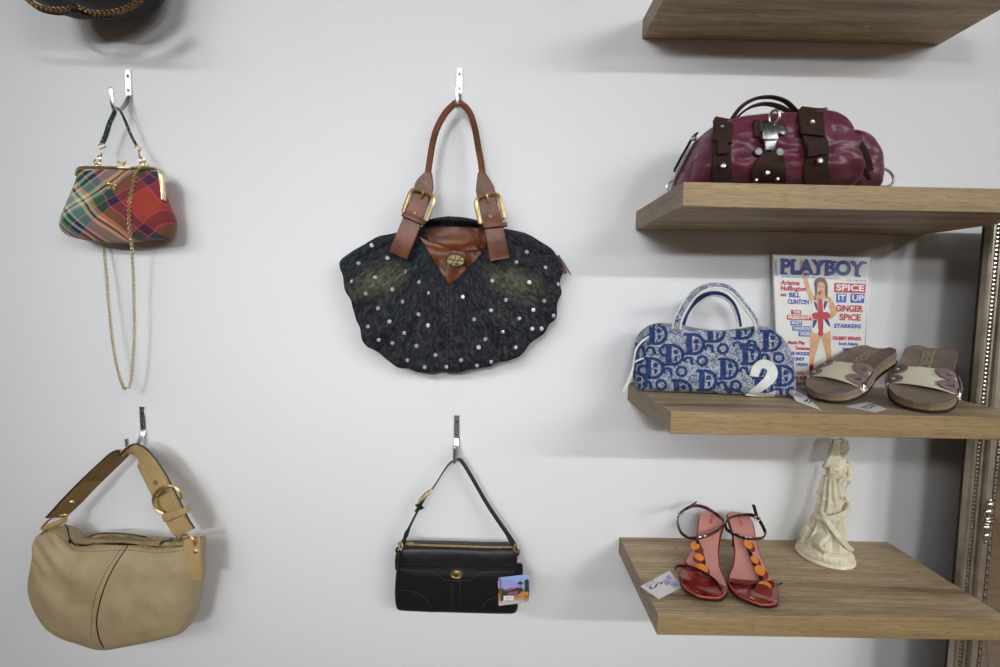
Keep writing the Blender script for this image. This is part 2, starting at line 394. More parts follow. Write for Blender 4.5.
# ---------------------------------------------------------------- leaning mirror in a beaded silver frame
def build_mirror():
    t = thing('leaning_mirror', (.945, -.15, 0), 'tall standing mirror in a beaded champagne silver frame right of the shelves', 'mirror')
    fr = leather_mat('champagne silver leaf', (166, 155, 138), .42, .1, 90, .2, .12); fr.node_tree.nodes['Principled BSDF'].inputs['Metallic'].default_value = .7
    bd = metal_mat('silver bead', (214, 208, 196), .26)
    gl = NT('mirror glass'); gl.color((225, 228, 228)); gl.set(Roughness=.01, Metallic=1.0)
    H, Wd, sl, KU = 1.70, .62, .02, .86
    def at(u, v, h):                           # u across from the outer left edge, v up, h out of the frame plane
        return V((.945+u*KU if u < .2 else .945+Wd-(Wd-u)*KU, -(.122+sl*(1.7-v))-h, v))
    prof = [(0, -.011), (0, .0), (.003, .003), (.008, .003), (.0095, -.006), (.0155, -.006), (.017, .005), (.020, .006), (.0225, -.004), (.025, -.004), (.028, .006), (.031, .009), (.043, .010), (.046, .007), (.048, -.003), (.051, -.003), (.053, .004), (.0555, -.006), (.0625, -.006), (.064, .002), (.066, -.014)]
    Wf = .066
    b = BM(); rings = []
    for cx, cy, sx, sy in ((0, .02, 1, 1), (Wd, .02, -1, 1), (Wd, H, -1, -1), (0, H, 1, -1)):
        rings.append([at(cx+sx*u, cy+sy*u, h) for u, h in prof])
    vr = [[b.verts.new(p) for p in r] for r in rings]
    for k in range(4):
        a, c = vr[k], vr[(k+1) % 4]
        for i in range(len(prof)-1): b.faces.new((a[i], a[i+1], c[i+1], c[i]))
    frame = obj('frame', b, fr, t, ang=25)
    for nm, u0, r, st, h0 in (('outer_beading', .0125, .0036, .0082, .0012), ('inner_beading', .059, .0037, .0155, .0012)):
        b = BM()
        def bead(p): 
            vs_ = bmesh.ops.create_icosphere(b, subdivisions=1, radius=r)['verts']
            for x in vs_: x.co += p
        v = u0+.02
        while v < H-u0:
            bead(at(u0, v, h0)); bead(at(Wd-u0, v, h0))
            if nm == 'inner_beading': bead(at(u0, v+.0066, h0)); bead(at(Wd-u0, v+.0066, h0))
            v += st
        u = u0
        while u < Wd-u0:
            bead(at(u, H-u0, h0)); bead(at(u, u0+.02, h0)); u += st
        o = obj(nm, b, bd, frame, recalc=False); o['kind'] = 'stuff'
    b = BM(); q = [at(Wf-.004, .02+Wf-.004, -.008), at(Wd-Wf+.004, .02+Wf-.004, -.008), at(Wd-Wf+.004, H-Wf+.004, -.008), at(Wf-.004, H-Wf+.004, -.008)]
    prism(b, q, (0, .004, 0)); obj('mirror_glass', b, gl.m, t)
    b = BM(); q = [at(.01, .03, -.0105), at(Wd-.01, .03, -.0105), at(Wd-.01, H-.01, -.0105), at(.01, H-.01, -.0105)]
    prism(b, q, (0, .014, 0)); obj('back_board', b, plain('dark backing board', (58, 50, 44), .8, nz=.1, nscale=30), t)
    b = BM()                                    # leaf flourish half way up the stile
    c = at(.037, 1.075, .010)
    for s in (1, -1):
        ball(b, c+V((0, 0, s*.016)), (.0085, .006, .011)); ball(b, c+V((.001, -.001, s*.032)), (.007, .005, .009)); ball(b, c+V((-.002, 0, s*.006)), (.006, .006, .004)); ball(b, c+V((.001, 0, s*.042)), (.004, .004, .005))
    ball(b, c, (.0075, .0065, .0035)); obj('leaf_ornament', b, bd, frame)
    for s in (1, -1):
        b = BM(); c = at(.045 if s == 1 else Wd-.045, H-.03, .01)
        for k in range(6):
            a = k*PI/3; ball(b, c+V((math.cos(a)*.016, 0, math.sin(a)*.016)), (.012, .007, .010))
        ball(b, c+V((0, -.003, 0)), (.010, .008, .010)); obj('corner_ornament', b, fr, frame)
build_mirror()
# ---------------------------------------------------------------- wall hooks
def crop(x0, y0, s):
    return lambda x, y, d=0.0: P(x0+x/s, y0+y/s, -d)
def make_hook():
    t = thing('wall_hook', (0, 0, 0), '', 'hook', 'metal wall hooks')
    b = BM(); box(b, (-.0062, -.0034, -.0275), (.0062, 0, .0275), .0006, 1)
    obj('plate', b, MAT['chrome'], t)
    for s in (-1, 1):
        b = BM(); lathe(b, [(0, 0), (.0034, 0), (.0031, .0011), (.0012, .0016), (.0012, .0009), (0, .0009)], (0, -.0033, s*.0145), (0, -1, 0), 14)
        obj('screw', b, MAT['darksteel'], t)
    b = BM(); pts = cr([(0, -.0019, -.020), (0, -.0024, -.027), (0, -.008, -.040), (0, -.020, -.0565), (0, -.029, -.0655), (0, -.036, -.0685), (0, -.0425, -.066), (0, -.046, -.058), (0, -.0475, -.046), (0, -.0485, -.032)], 6)
    N = len(pts); w = [interp([(0, .0124), (.25, .0118), (.45, .0088), (1, .0076)], i/(N-1)) for i in range(N)]
    th = [interp([(0, .0030), (.4, .0034), (.6, .0052), (1, .0062)], i/(N-1)) for i in range(N)]
    strap(b, pts, w, th, (1, 0, 0)); obj('prong', b, MAT['chrome'], t)
    b = BM(); ball(b, (0, -.0485, -.032), (.0039, .0033, .0036)); obj('tip', b, MAT['chrome'], t)
    return t
HOOKS = []
_h = make_hook()
for k, (px, py, lab) in enumerate([(129.4, 84, 'silver wall hook holding the tartan clasp purse'), (459.6, 82, 'silver wall hook holding the brown handles of the studded denim bag'), (143.5, 418, 'silver wall hook holding the strap of the tan leather bag'), (456.8, 427, 'silver wall hook holding the thin strap of the small black bag')]):
    h = _h if k == 0 else copy_tree(_h)
    h.location = P(px, py, 0); h['label'] = lab; HOOKS.append(h)
def hook_seat(k): return HOOKS[k].location+V((0, -.036, -.0685+.003))     # top of the prong's trough
# ---------------------------------------------------------------- tartan clasp purse
def tartan_mat(name, k=3275., a0=566., b0=57., scale_x=1.0):
    n = NT(name); n.set(Roughness=.75); n.b.inputs['Specular IOR Level'].default_value = .2
    if 'Sheen Weight' in n.b.inputs: n.b.inputs['Sheen Weight'].default_value = .15
    co = n.coord(); x, y, z = n.sep(co)
    wp = n.math('MULTIPLY', n.math('SUBTRACT', n.noise(co, 14, 1), .5), 60.)
    a = n.math('ADD', n.math('MULTIPLY_ADD', n.math('SUBTRACT', n.math('MULTIPLY', x, .85), n.math('MULTIPLY', z, 1.12)), k*.7071, a0), wp)
    b = n.math('ADD', n.math('MULTIPLY_ADD', n.math('ADD', n.math('MULTIPLY', x, .95), n.math('MULTIPLY', z, 1.05)), k*.7071, b0), wp)
    T, CR, NV, GR, PK, RD, DG, PA, OR, MR = (112, 138, 136), (206, 194, 150), (34, 34, 62), (32, 84, 58), (186, 62, 98), (152, 56, 42), (28, 52, 48), (178, 192, 184), (200, 132, 92), (88, 38, 52)
    def stops(seq, lo, hi): return [((p-lo)/(hi-lo) if p > lo else 0.0, c) for p, c in seq]
    A = [(0, T), (150, CR), (165, NV), (185, T), (255, CR), (268, DG), (292, PA), (312, DG), (336, PA), (350, T), (395, CR), (418, NV), (430, CR), (446, T), (462, GR), (526, PK), (533, NV), (592, PK), (600, RD), (790, PK), (798, MR), (862, PK), (870, GR), (950, CR)]
    B = [(-400, T), (-305, CR), (-290, NV), (-276, CR), (-262, T), (-235, DG), (-212, PA), (-192, DG), (-168, PA), (-150, T), (-88, CR), (-66, NV), (-50, CR), (-34, OR), (-8, GR), (58, PK), (66, NV), (120, PK), (128, RD), (300, PK), (308, MR), (368, PK), (376, GR)]
    ca = n.ramp(n.math('DIVIDE', a, 1000.), stops(A, 0, 1000), 'CONSTANT')
    cb = n.ramp(n.math('DIVIDE', n.math('ADD', b, 400.), 800.), stops(B, -400, 400), 'CONSTANT')
    tw = n.n('ShaderNodeTexWave'); tw.bands_direction = 'DIAGONAL'; tw.inputs['Scale'].default_value = 260.; n.l(co, tw.inputs['Vector'])
    f = n.math('MULTIPLY_ADD', tw.outputs['Fac'], .3, .35)
    n.color(n.mix(ca, cb, f)); n.bump(tw.outputs['Fac'], .25, .0006); return n.m
def chain_bm(b, path, pitch, r, lw, ll):
    """cable chain: flat oval links, each turned a quarter against its neighbour"""
    L = 0
    for p, q in zip(path, path[1:]): L += (q-p).length
    n = int(L/pitch); pts = resample(path, n); T, N = frames(pts)
    for i, p in enumerate(pts):
        B_ = T[i].cross(N[i]); ang = (PI/4 if i % 2 else -PI/4); u = N[i]*math.cos(ang)+B_*math.sin(ang)
        q = [p+T[i]*(ll*math.cos(2*PI*k/8))+u*(lw*math.sin(2*PI*k/8)) for k in range(8)]
        tube(b, q, r, 4, closed=True)
def build_tartan():
    c = crop(55, 155, 7.023); D = .050
    root = thing('clasp_purse', c(440, 360, D), 'tartan kiss-clasp purse with a gold frame and long gold chain', 'handbag')
    tm = tartan_mat('red and green tartan wool')
    ol = [(178, 118), (150, 165), (128, 215), (90, 310), (60, 405), (42, 485), (40, 522), (62, 556), (110, 586), (200, 607), (320, 622), (430, 632), (520, 628), (600, 614), (700, 606), (785, 594), (820, 570), (832, 500), (826, 430), (806, 360), (785, 280), (765, 190), (738, 130), (700, 112), (580, 104), (440, 100), (300, 102)]
    out = resample(cr([c(440+(x-440)*(1-.045*min(1, max(0, (y-130)/150))), y-max(0, y-360)*.04, D) for x, y in ol], 6, True), 96, True)
    ctr = c(430, 400, D)
    def disp(p, f, fr):
        d = p-ctr; up = smooth01(-.02, .065, d.z)
        n = noise.noise(p*38)*.0022+noise.noise(V((p.x*60, 3, p.z*22)))*.0018
        # pinched towards the frame, a dent below the middle
        k = (1-up*.72)
        dent = .006*math.exp(-((d.x-.004)/.02)**2-((d.z+.05)/.025)**2) if fr else 0
        return V((0, -(p.y+D)*(1-k)+(n*min(1, f*2))+dent, 0))
    b = inflate(BM(), out, -D, .024, .042, [c(200, 430, D), c(690, 430, D)], 12, .75, disp)
    body = obj('body', b, tm, root)
    bv = BM(); bv.from_mesh(body.data); bmesh.ops.translate(bv, vec=wloc(body), verts=bv.verts[:]); bvh = BVHTree.FromBMesh(bv); bv.free()
    # gold frame
    b = BM(); fr = cr([c(165, 150, D-.004), c(168, 118, D), c(196, 92, D), c(320, 90, D), c(450, 91, D), c(580, 95, D), (c(700, 96, D)), c(738, 122, D), c(754, 200, D+.002), c(764, 318, D+.006)], 6)
    for off in (-.0045, .0045): tube(b, [p+V((0, off, 0)) for p in fr], .0024, 8)
    strap(b, fr, .009, .0024, (0, 1, 0)); frm = obj('gold_frame', b, MAT['brass'], root)
    b = BM(); prism(b, [c(x, y, D+.010) for x, y in ((728, 128), (752, 140), (768, 318), (752, 318))], (0, .004, 0), .0008); obj('hinge_arm', b, MAT['brass'], frm)
    b = BM()
    for x, y, dx in ((447, 52, -.004), (487, 52, .004)):
        p = c(x, y, D+.004); ball(b, p, .0034); tube(b, [p, c(467+(x-467)*.5, 76, D+.003), c(467+(x-467)*1.2, 92, D)], .0018, 8)
    prism(b, [c(x, y, D+.008) for x, y in ((440, 78), (525, 80), (525, 92), (440, 92))], (0, .003, 0)); obj('kiss_clasp', b, MAT['brass'], frm)
    b = BM()                                    # little bow charm
    for s in (-1, 1):
        ball(b, c(398+s*24, 208+s*4, .08), (.0046, .0016, .0030), Matrix.Rotation(.25*s, 3, 'Y')); ball(b, c(398+s*18, 232, .08), (.0016, .0012, .004), Matrix.Rotation(-.5*s, 3, 'Y'))
    ball(b, c(398, 206, .08), (.0026, .0022, .0034)); 
    h = bvh.ray_cast(V(c(398, 210, .2)), V(c(398, 210, 0)-c(398, 210, .2)).normalized())
    bmesh.ops.translate(b, vec=(h[0]-c(398, 210, .08))+V((0, -.0012, 0)), verts=b.verts[:])
    obj('bow_charm', b, MAT['gold'], root)
    # carrying strap over the hook and its links
    k = crop(85, 65, 6.06); seat = hook_seat(0)
    rn = NT('woven tartan ribbon'); rn.set(Roughness=.7); rc = rn.coord(); rv = rn.noise(rc, 190, 1)
    rn.color(rn.ramp(rv, [(0, (30, 34, 60)), (.40, (28, 64, 48)), (.56, (40, 52, 70)), (.62, (160, 142, 84)), (.68, (120, 40, 52))], 'CONSTANT')); rn.bump(rn.noise(rc, 900, 1), .3, .0005); sm = rn.m
    b = BM(); pl = cr([k(104, 478, .036), k(128, 420, .037), k(150, 350, .038), k(178, 290, .038), seat+V((-.003, 0, .0012)), seat+V((.004, .001, .0005)), k(240, 330, .036), k(268, 400, .035), k(294, 455, .034), k(316, 492, .034)], 6)
    N = len(pl); strap(b, pl, [interp([(0, .0085), (.35, .0075), (.5, .007), (.6, .006), (1, .0062)], i/(N-1)) for i in range(N)], .0022, [V(interp([(0, 0.9), (.4, .6), (.5, .05), (.6, .35), (1, .5)], i/(N-1))*V((1, 0, .3))+V((0, interp([(0, .3), (.5, 1), (1, .8)], i/(N-1)), 0))) for i in range(N)])
    st = obj('wrist_strap', b, sm, root)
    def link(b, x, y, R_, r, d, nrm=(0, 1, 0), ex=1., ez=1.): torus(b, k(x, y, d), R_, r, nrm, 16, 6, ex, ez)
    for nm, L in (('left', [(104, 490, .0052, .0015, .040, (0, 1, .3), 1.2, .8), (98, 528, .0050, .0016, .042, (.75, .65, 0), .9, 1.5), (86, 566, .0046, .0016, .044, (.2, 1, 0), 1.0, 1.2), (68, 588, .0046, .0017, .046, (.4, 1, .2), 1.3, 1), (56, 606, .0042, .0016, .046, (1, .4, .3), 1, 1), (80, 604, .0038, .0014, .048, (.2, 1, .3), 1.2, 1)]),
                  ('right', [(320, 502, .0050, .0015, .038, (0, 1, .3), 1.1, .9), (332, 540, .0050, .0017, .042, (.75, .7, 0), .9, 1.6), (346, 575, .0044, .0016, .046, (.2, 1, .1), 1.1, 1.1), (370, 602, .0050, .0017, .048, (.3, 1, .1), 1.1, 1), (340, 604, .0056, .0019, .054, (.3, 1, -.2), 1.2, 1), (328, 626, .0050, .0018, .056, (.8, .5, .1), 1, 1)])):
        b = BM()
        for a in L: link(b, *a)
        obj('strap_links', b, MAT['brass'], root)
    # long chain: from the right link over the front, down, and back up behind the purse
    front = []
    for x, y in ((600, 92), (578, 122), (562, 190), (538, 280), (527, 370), (530, 460), (536, 560)):
        o = V(c(x, y, .25)); d = (V(c(x, y, 0))-o).normalized(); h = bvh.ray_cast(o, d)
        front.append(h[0]+V((0, -.0028, 0)) if h[0] is not None and y > 110 else V(c(x, y, D+.008)))
    q = crop(40, 230, 3.335)
    rest = [q(304, 30, .062), q(309, 100, .050), q(313, 200, .044), q(315, 300, .042), q(313, 400, .041), q(307, 480, .041), q(298, 520, .041), q(288, 531, .041), q(277, 520, .040), q(264, 480, .038), q(254, 440, .036), q(243, 370, .034), q(232, 270, .030), q(222, 150, .024), q(213, 55, .016), q(208, 0, .008), q(204, -60, .006)]
    b = BM(); chain_bm(b, cr(front+rest, 8), .0046, .0010, .0026, .0035); obj('long_chain', b, MAT['brass'], root, recalc=False)
build_tartan()
# ---------------------------------------------------------------- studded denim bag
def build_denim():
    c = crop(320, 200, 3.511); h3 = crop(320, 50, 3.511); c7 = crop(380, 160, 4.765); D = .048
    root = thing('shoulder_bag', c(455, 340, D), 'dark gathered denim bag with crystal studs and brown buckled handles', 'handbag')
    ax = c(452, 340, D).x
    n = NT('washed dark denim'); n.set(Roughness=.85); n.b.inputs['Specular IOR Level'].default_value = .15
    co = n.coord(); x, y, z = n.sep(co); mx = n.math('ABSOLUTE', x)
    cv = n.n('ShaderNodeCombineXYZ'); n.l(mx, cv.inputs[0]); n.l(y, cv.inputs[1]); n.l(z, cv.inputs[2])
    za = n.math('SUBTRACT', c(452, 40, D).z-root.location.z, z); th = n.math('ARCTAN2', x, za); rd = n.math('SQRT', n.math('ADD', n.math('MULTIPLY', x, x), n.math('MULTIPLY', za, za)))
    wob = n.noise(co, 22, 3)
    pc = n.n('ShaderNodeCombineXYZ'); n.l(n.math('MULTIPLY_ADD', th, 42., n.math('MULTIPLY', wob, 4.)), pc.inputs[0]); n.l(n.math('MULTIPLY', rd, 70.), pc.inputs[1])
    streak = n.noise(pc.outputs[0], 1.0, 3, .5)
    base = n.ramp(streak, [(.28, (22, 25, 30)), (.5, (37, 41, 46)), (.76, (68, 72, 75))])
    px = n.math('DIVIDE', n.math('SUBTRACT', mx, .138), .072); pz = n.math('DIVIDE', n.math('SUBTRACT', z, .030), .050)
    rr = n.math('SQRT', n.math('ADD', n.math('POWER', n.math('ADD', px, n.math('MULTIPLY', pz, .55)), 2.), n.math('POWER', pz, 2.)))
    rr = n.math('ADD', rr, n.math('MULTIPLY', n.math('SUBTRACT', n.noise(co, 60, 3), .5), .7))
    wash = n.ramp(rr, [(.0, (255, 255, 255)), (.95, (0, 0, 0))])
    ws = n.ramp(streak, [(.3, (58, 60, 46)), (.7, (122, 120, 96))])
    col = n.mix(base, ws, n.math('MULTIPLY', wash, .8))
    def lines(v, per, w):
        m = n.math('PINGPONG', v, per/2); return n.math('LESS_THAN', m, w)
    g = n.math('MAXIMUM', lines(n.math('ADD', th, n.math('MULTIPLY', wob, .30)), .11, .0022), lines(n.math('ADD', rd, n.math('MULTIPLY', wob, .05)), .024, .00028))
    dash = n.math('GREATER_THAN', n.noise(co, 420, 1), .47)
    col = n.mix(col, lin((112, 68, 48)), n.math('MULTIPLY', n.math('MULTIPLY', g, dash), .6)); n.color(col)
    b1 = n.bump(streak, .7, .004); n.bump(n.noise(co, 900, 1), .3, .0005, b1)
    dm = n.m
    ol = [(262, 116), (200, 132), (140, 165), (80, 205), (70, 240), (84, 290), (100, 330), (121, 372), (132, 430), (145, 480), (170, 515), (207, 542), (250, 575), (310, 598), (370, 605), (440, 602), (500, 602), (560, 592), (610, 580), (660, 562), (712, 540), (742, 508), (792, 460), (826, 412), (832, 372), (846, 330), (846, 292), (860, 250), (850, 225), (834, 203), (808, 168), (765, 140), (720, 116), (655, 102), (600, 92), (560, 74), (500, 61), (440, 59), (390, 68), (350, 92), (308, 106)]
    out = resample(cr([c(a, b_, D) for a, b_ in ol], 5, True), 170, True)
    apex = c(452, 60, D)
    lip = [(345, 118), (352, 130), (390, 165), (430, 180), (490, 184), (545, 178), (572, 165), (585, 140)]
    def mouth(p):                               # 1 inside the sagging opening
        q = p; u = (q.x-c(458, 120, D).x)/.062; 
        if abs(u) > 1.15: return 0
        zb = c(470, 176, D).z+.011*u*u*1.3; zt = c(470, 78, D).z-.004*u*u
        return smooth01(zb-.001, zb+.007, q.z)*(1-smooth01(zt-.004, zt+.002, q.z))*(1-smooth01(.92, 1.12, abs(u)))
    def disp(p, f, fr):
        d = p-apex; th = math.atan2(d.x, -d.z); r = math.hypot(d.x, d.z)
        fold = 1-2*abs(math.sin(th*7+noise.noise(V((p.x*9, 2, p.z*9)))*1.6))**.7
        fold2 = math.sin(th*31+noise.noise(V((p.x*20, 7, p.z*20)))*3.0)
        amp = smooth01(.02, .10, r)*min(1, .35+f*1.2)
        if fr: amp *= 1-.9*smooth01(0, .02, min(.052-abs(p.x-ax)-.6*max(0, c(452, 150, D).z-p.z), 1)+.012)*smooth01(c(452, 400, D).z, c(452, 262, D).z, p.z)
        o = V((0, -(fold*.0085+fold2*.0045+noise.noise(V((th*9, r*40, 4)))*.005)*amp, 0))+V((0, noise.noise(p*55)*.0022, 0))
        rad = V((d.x, 0, d.z)).normalized() if r > 1e-4 else V((0, 0, 0))
        o += rad*(fold2*.0022+fold*.0014)*(1-f)
        if fr:
            o += V((0, mouth(p)*.028, 0))
            o += V((0, -.004*math.exp(-((p.z-c(470, 190, D).z)/.012)**2)*(1-mouth(p))*math.exp(-((p.x-ax)/.05)**2), 0))
        return o
    b = inflate(BM(), out, -D-.012, .034, .044, [c(230, 320, D), c(455, 330, D), c(700, 320, D)], 30, .72, disp)
    body = obj('denim_body', b, dm, root, ang=70)
    bv = BM(); bv.from_mesh(body.data); bmesh.ops.translate(bv, vec=wloc(body), verts=bv.verts[:]); bvh = BVHTree.FromBMesh(bv); bv.free()
    def onto(p, off=0.0):
        """the body's surface on the sight line through p"""
        o = V((p.x, -.3, p.z)); h = bvh.ray_cast(o, V((0, 1, 0)))
        return (h[0]+h[1]*off, h[1]) if h[0] is not None else (p, V((0, -1, 0)))
    lm = leather_mat('cognac leather', (98, 53, 31), .38, .10, 500, .2, .30, .3)
    F = .085
    # leather V below the opening and leather lining inside it
    f = crop(380, 160, 4.765)
    ymax = onto(f(300, 500, F))[0].y+.004
    def patch(nm, poly, off, mat_, maxl=.004, thick=0.0012, lim=None):
        b = BM(); b.faces.new([b.verts.new(f(px, py, F)) for px, py in poly]); refine(b, maxl)
        drape(b, bvh, off)
        if lim is not None:
            for v in b.verts: v.co.y = min(v.co.y, lim)
        for _ in range(2): bmesh.ops.smooth_vert(b, verts=[v for v in b.verts if not v.is_boundary], factor=.5, use_axis_x=True, use_axis_y=True, use_axis_z=True)
        r = bmesh.ops.extrude_face_region(b, geom=b.faces[:])
        for g in r['geom']:
            if isinstance(g, bmesh.types.BMVert): g.co.y -= thick
        return obj(nm, b, mat_, root)
    gus = patch('leather_gusset', [(184, 362), (230, 388), (290, 416), (345, 430), (400, 438), (450, 436), (496, 424), (455, 476), (410, 520), (370, 560), (330, 590), (292, 535), (255, 475), (215, 412)], .0022, lm, lim=ymax)
    patch('leather_lining', [(205, 318), (240, 308), (300, 302), (370, 304), (440, 308), (492, 316), (505, 360), (500, 415), (450, 428), (390, 432), (340, 424), (290, 408), (230, 380), (192, 352)], .0008, lm)
    # emblem
    em = crop(380, 160, 4.765); q = em(360, 478, F)
    gv = BM(); gv.from_mesh(gus.data); bmesh.ops.translate(gv, vec=wloc(gus), verts=gv.verts[:]); gt = BVHTree.FromBMesh(gv); gv.free()
    hh = gt.ray_cast(V((q.x, -.3, q.z)), V((0, 1, 0))); p = hh[0]+V((0, -.0008, 0)); nn = hh[1] if hh[1].y < 0 else -hh[1]; nn = (nn+V((0, -1, 0))).normalized()
    b = BM(); lathe(b, [(0, 0), (.0128, 0), (.0140, .0006), (.0140, .0020), (.0130, .0022), (.0126, .0012), (0, .0012)], p, nn, 28, 1.45, (1, 0, .12))
    eb = obj('emblem', b, plain('dark bronze', (52, 42, 30), .4, .8, .1), root)
    b = BM(); M = facing(p+nn*.0012, V((1, 0, -.12)), V((.1, 0, 1)))
    for poly in ([(-.0105, .0008), (-.0068, .0008), (-.0068, .0048), (-.0095, .003)], [(-.0058, .0008), (-.0018, .0008), (-.001, .0062), (-.0058, .0052)], [(-.0006, .0008), (.0034, .0008), (.0050, .0056), (.0002, .0062)], [(.0046, .0008), (.0106, .0008), (.0092, .0034), (.0060, .0050)],
                 [(-.0105, -.0006), (-.0040, -.0006), (-.0028, -.0030), (-.0060, -.0052), (-.0092, -.0034)], [(-.0016, -.0006), (.0022, -.0006), (.0022, -.0022), (-.0004, -.0028), (-.0004, -.0064), (-.0030, -.0060)], [(.0034, -.0006), (.0106, -.0006), (.0092, -.0034), (.0058, -.0052), (.0034, -.0026)]):
        prism(b, [M @ V((u*1.65, w*1.65, .0002)) for u, w in poly], nn*.0009)
    obj('emblem_relief', b, metal_mat('worn bronze', (112, 98, 70), .45), eb)
    # handle: rolled arc over the hook with flared tabs
    seat = hook_seat(1)
    hp = [h3(372, 462, .072), h3(379, 432, .070), h3(388, 372, .064), h3(399, 312, .058), h3(415, 265, .053), h3(440, 222, .048), h3(465, 196, .043), seat+V((0, .001, .0088)), h3(510, 200, .043), h3(531, 232, .048), h3(546, 285, .054), h3(556, 345, .060), h3(565, 392, .066), h3(570, 432, .070), h3(577, 470, .072)]
    b = BM(); tube(b, cr(hp, 7), .0066, 12); hd = obj('handle', b, lm, root)
    for s in (0, 1):
        tab = [(232, 58), (224, 84), (214, 112), (206, 145), (196, 180), (186, 205)] if s == 0 else [(481, 58), (490, 92), (498, 128), (505, 160), (512, 190), (518, 215)]
        b = BM(); pts = cr([c7(px, py, .0745+.0012*i) for i, (px, py) in enumerate(tab)], 5); N = len(pts)
        ax_ = (pts[-1]-pts[0]).normalized(); sd = ax_.cross(V((0, 1, 0)))
        strap(b, pts, [interp([(0, .012), (.22, .026), (.45, .0375), (1, .038)], i/(N-1)) for i in range(N)], [interp([(0, .010), (.3, .0045), (1, .0035)], i/(N-1)) for i in range(N)], sd)
        tb = obj('handle_tab', b, lm, root)
        st = [(195, 168), (184, 210), (166, 255), (150, 300), (115, 385), (86, 455)] if s == 0 else [(505, 170), (516, 215), (528, 262), (540, 310), (557, 395), (571, 474)]
        zz = [.084, .086, .088, .092, .094, .091]
        b = BM(); pts = cr([c7(px, py, d) for (px, py), d in zip(st, zz)], 6); N = len(pts)
        ax_ = (pts[-1]-pts[0]).normalized(); sd = ax_.cross(V((0, 1, 0)))
        # lie on the body: never inside it
        q = []
        for p in pts:
            s_, _n = onto(p); q.append(V((p.x, min(p.y, s_.y-.0065) if p.z < c7(0, 330, .09).z else p.y, p.z)))
        strap(b, q, [interp([(0, .033), (.15, .036), (.4, .0385), (1, .0395)], i/(N-1)) for i in range(N)], .0034, sd); sp_ = obj('buckle_strap', b, lm, root)
        # keeper loop
        kc = c7(160, 282, .0935) if s == 0 else c7(548, 312, .0945); kd = sd.copy(); kd = (kd+(ax_*(-.12 if s == 0 else .12))).normalized()
        if s == 0: kd = (sd+ax_*.05).normalized()
        b = BM(); M = facing(kc, kd, -ax_); hw = .0232
        ring = [M @ V((u, 0, w)) for u, w in ((-hw, -.002), (-hw, .0035), (-hw+.003, .0052), (hw-.003, .0052), (hw, .0035), (hw, -.002), (hw-.002, -.0045), (-hw+.002, -.0045))]
        strap(b, ring, .0085, .0016, -ax_, closed=True); obj('keeper', b, lm, sp_)
        # buckle frame and prong
        bc = c7(188, 212, .088) if s == 0 else c7(522, 232, .088); M = facing(bc, sd, -ax_) if sd.x > 0 else facing(bc, -sd, -ax_)
        w_, h_ = .0245, .0255
        rect = cr([M @ V((u, v, .002)) for u, v in ((-w_, -h_), (-w_, -h_*.3), (-w_, h_*.55), (-w_*.72, h_*.95), (0, h_*1.02), (w_*.72, h_*.95), (w_, h_*.55), (w_, -h_*.3), (w_, -h_))], 6)
        b = BM(); tube(b, rect, .0042, 8, squash=1.1); tube(b, [M @ V((-w_, -h_, -.002)), M @ V((w_, -h_, -.002))], .0022, 8)
        bk = obj('buckle', b, MAT['gold'], root)
        b = BM(); tube(b, [M @ V((0, h_*1.05, .006)), M @ V((0, h_*.75, .0055)), M @ V((0, h_*.45, .001))], .0019, 8); obj('prong', b, MAT['gold'], bk)
        for px, py, d in (((216, 110, .0775), (166, 251, .0898)) if s == 0 else ((497, 130, .0775), (525, 268, .0898))):
            b = BM(); lathe(b, [(.0017, .0005), (.0020, .0016), (.0034, .0018), (.0042, .0008), (.0042, -.001)], c7(px, py, d), (0, -1, 0), 16); lathe(b, [(0, .0004), (.0019, .0004)], c7(px, py, d), (0, -1, 0), 12)
            obj('eyelet', b, plain('antique eyelet brass', (120, 100, 70), .4, .9), tb if py < 140 else sp_)
    b = BM()                                    # stitched seam down the middle
    for dx in (-7, 7):
        for k in range(18):
            y0 = 300+k*16.5; tube(b, [onto(c(452+dx, y0, .088), .0004)[0], onto(c(452+dx, y0+10, .088), .0004)[0]], .00045, 4)
    obj('seam_stitching', b, plain('rust stitching', (120, 70, 46), .8), root, recalc=False)
    # zip tab on the right edge
    b = BM(); pts = cr([c7(842, 462, D), c7(858, 490, D+.004), c7(876, 518, D+.007), c7(885, 542, D+.008)], 4); strap(b, pts, .008, .003, (.8, .2, .5)); zp = obj('zip_tab', b, lm, root)
    b = BM(); tube(b, [c7(850, 458, D), c7(875, 490, D+.004), c7(908, 546, D+.007)], .0016, 6); torus(b, c7(850, 460, D), .003, .0011, (0, 1, .2), 12, 6); obj('zip_pull', b, MAT['darksteel'], zp)
    # crystal studs
    cups = [(172, 155), (122, 220), (232, 202), (296, 250), (105, 285), (190, 272), (342, 287), (157, 328), (248, 313), (197, 381), (290, 357), (379, 327), (341, 402), (241, 428), (158, 447), (376, 441), (292, 468), (202, 492), (245, 506), (333, 516), (297, 569), (360, 593), (399, 549), (440, 590), (493, 565), (549, 588), (600, 575), (556, 520), (579, 491), (642, 463), (541, 419), (501, 340), (600, 388), (653, 350), (605, 282), (690, 218), (728, 178), (795, 236), (736, 289), (788, 354), (752, 387), (701, 417), (747, 454), (781, 454), (688, 521), (842, 295), (824, 408)]
    cm = plain('crystal stone', (228, 226, 226), .2, .35); proto = None
    sm_ = metal_mat('silver stud cup', (190, 186, 184), .35)
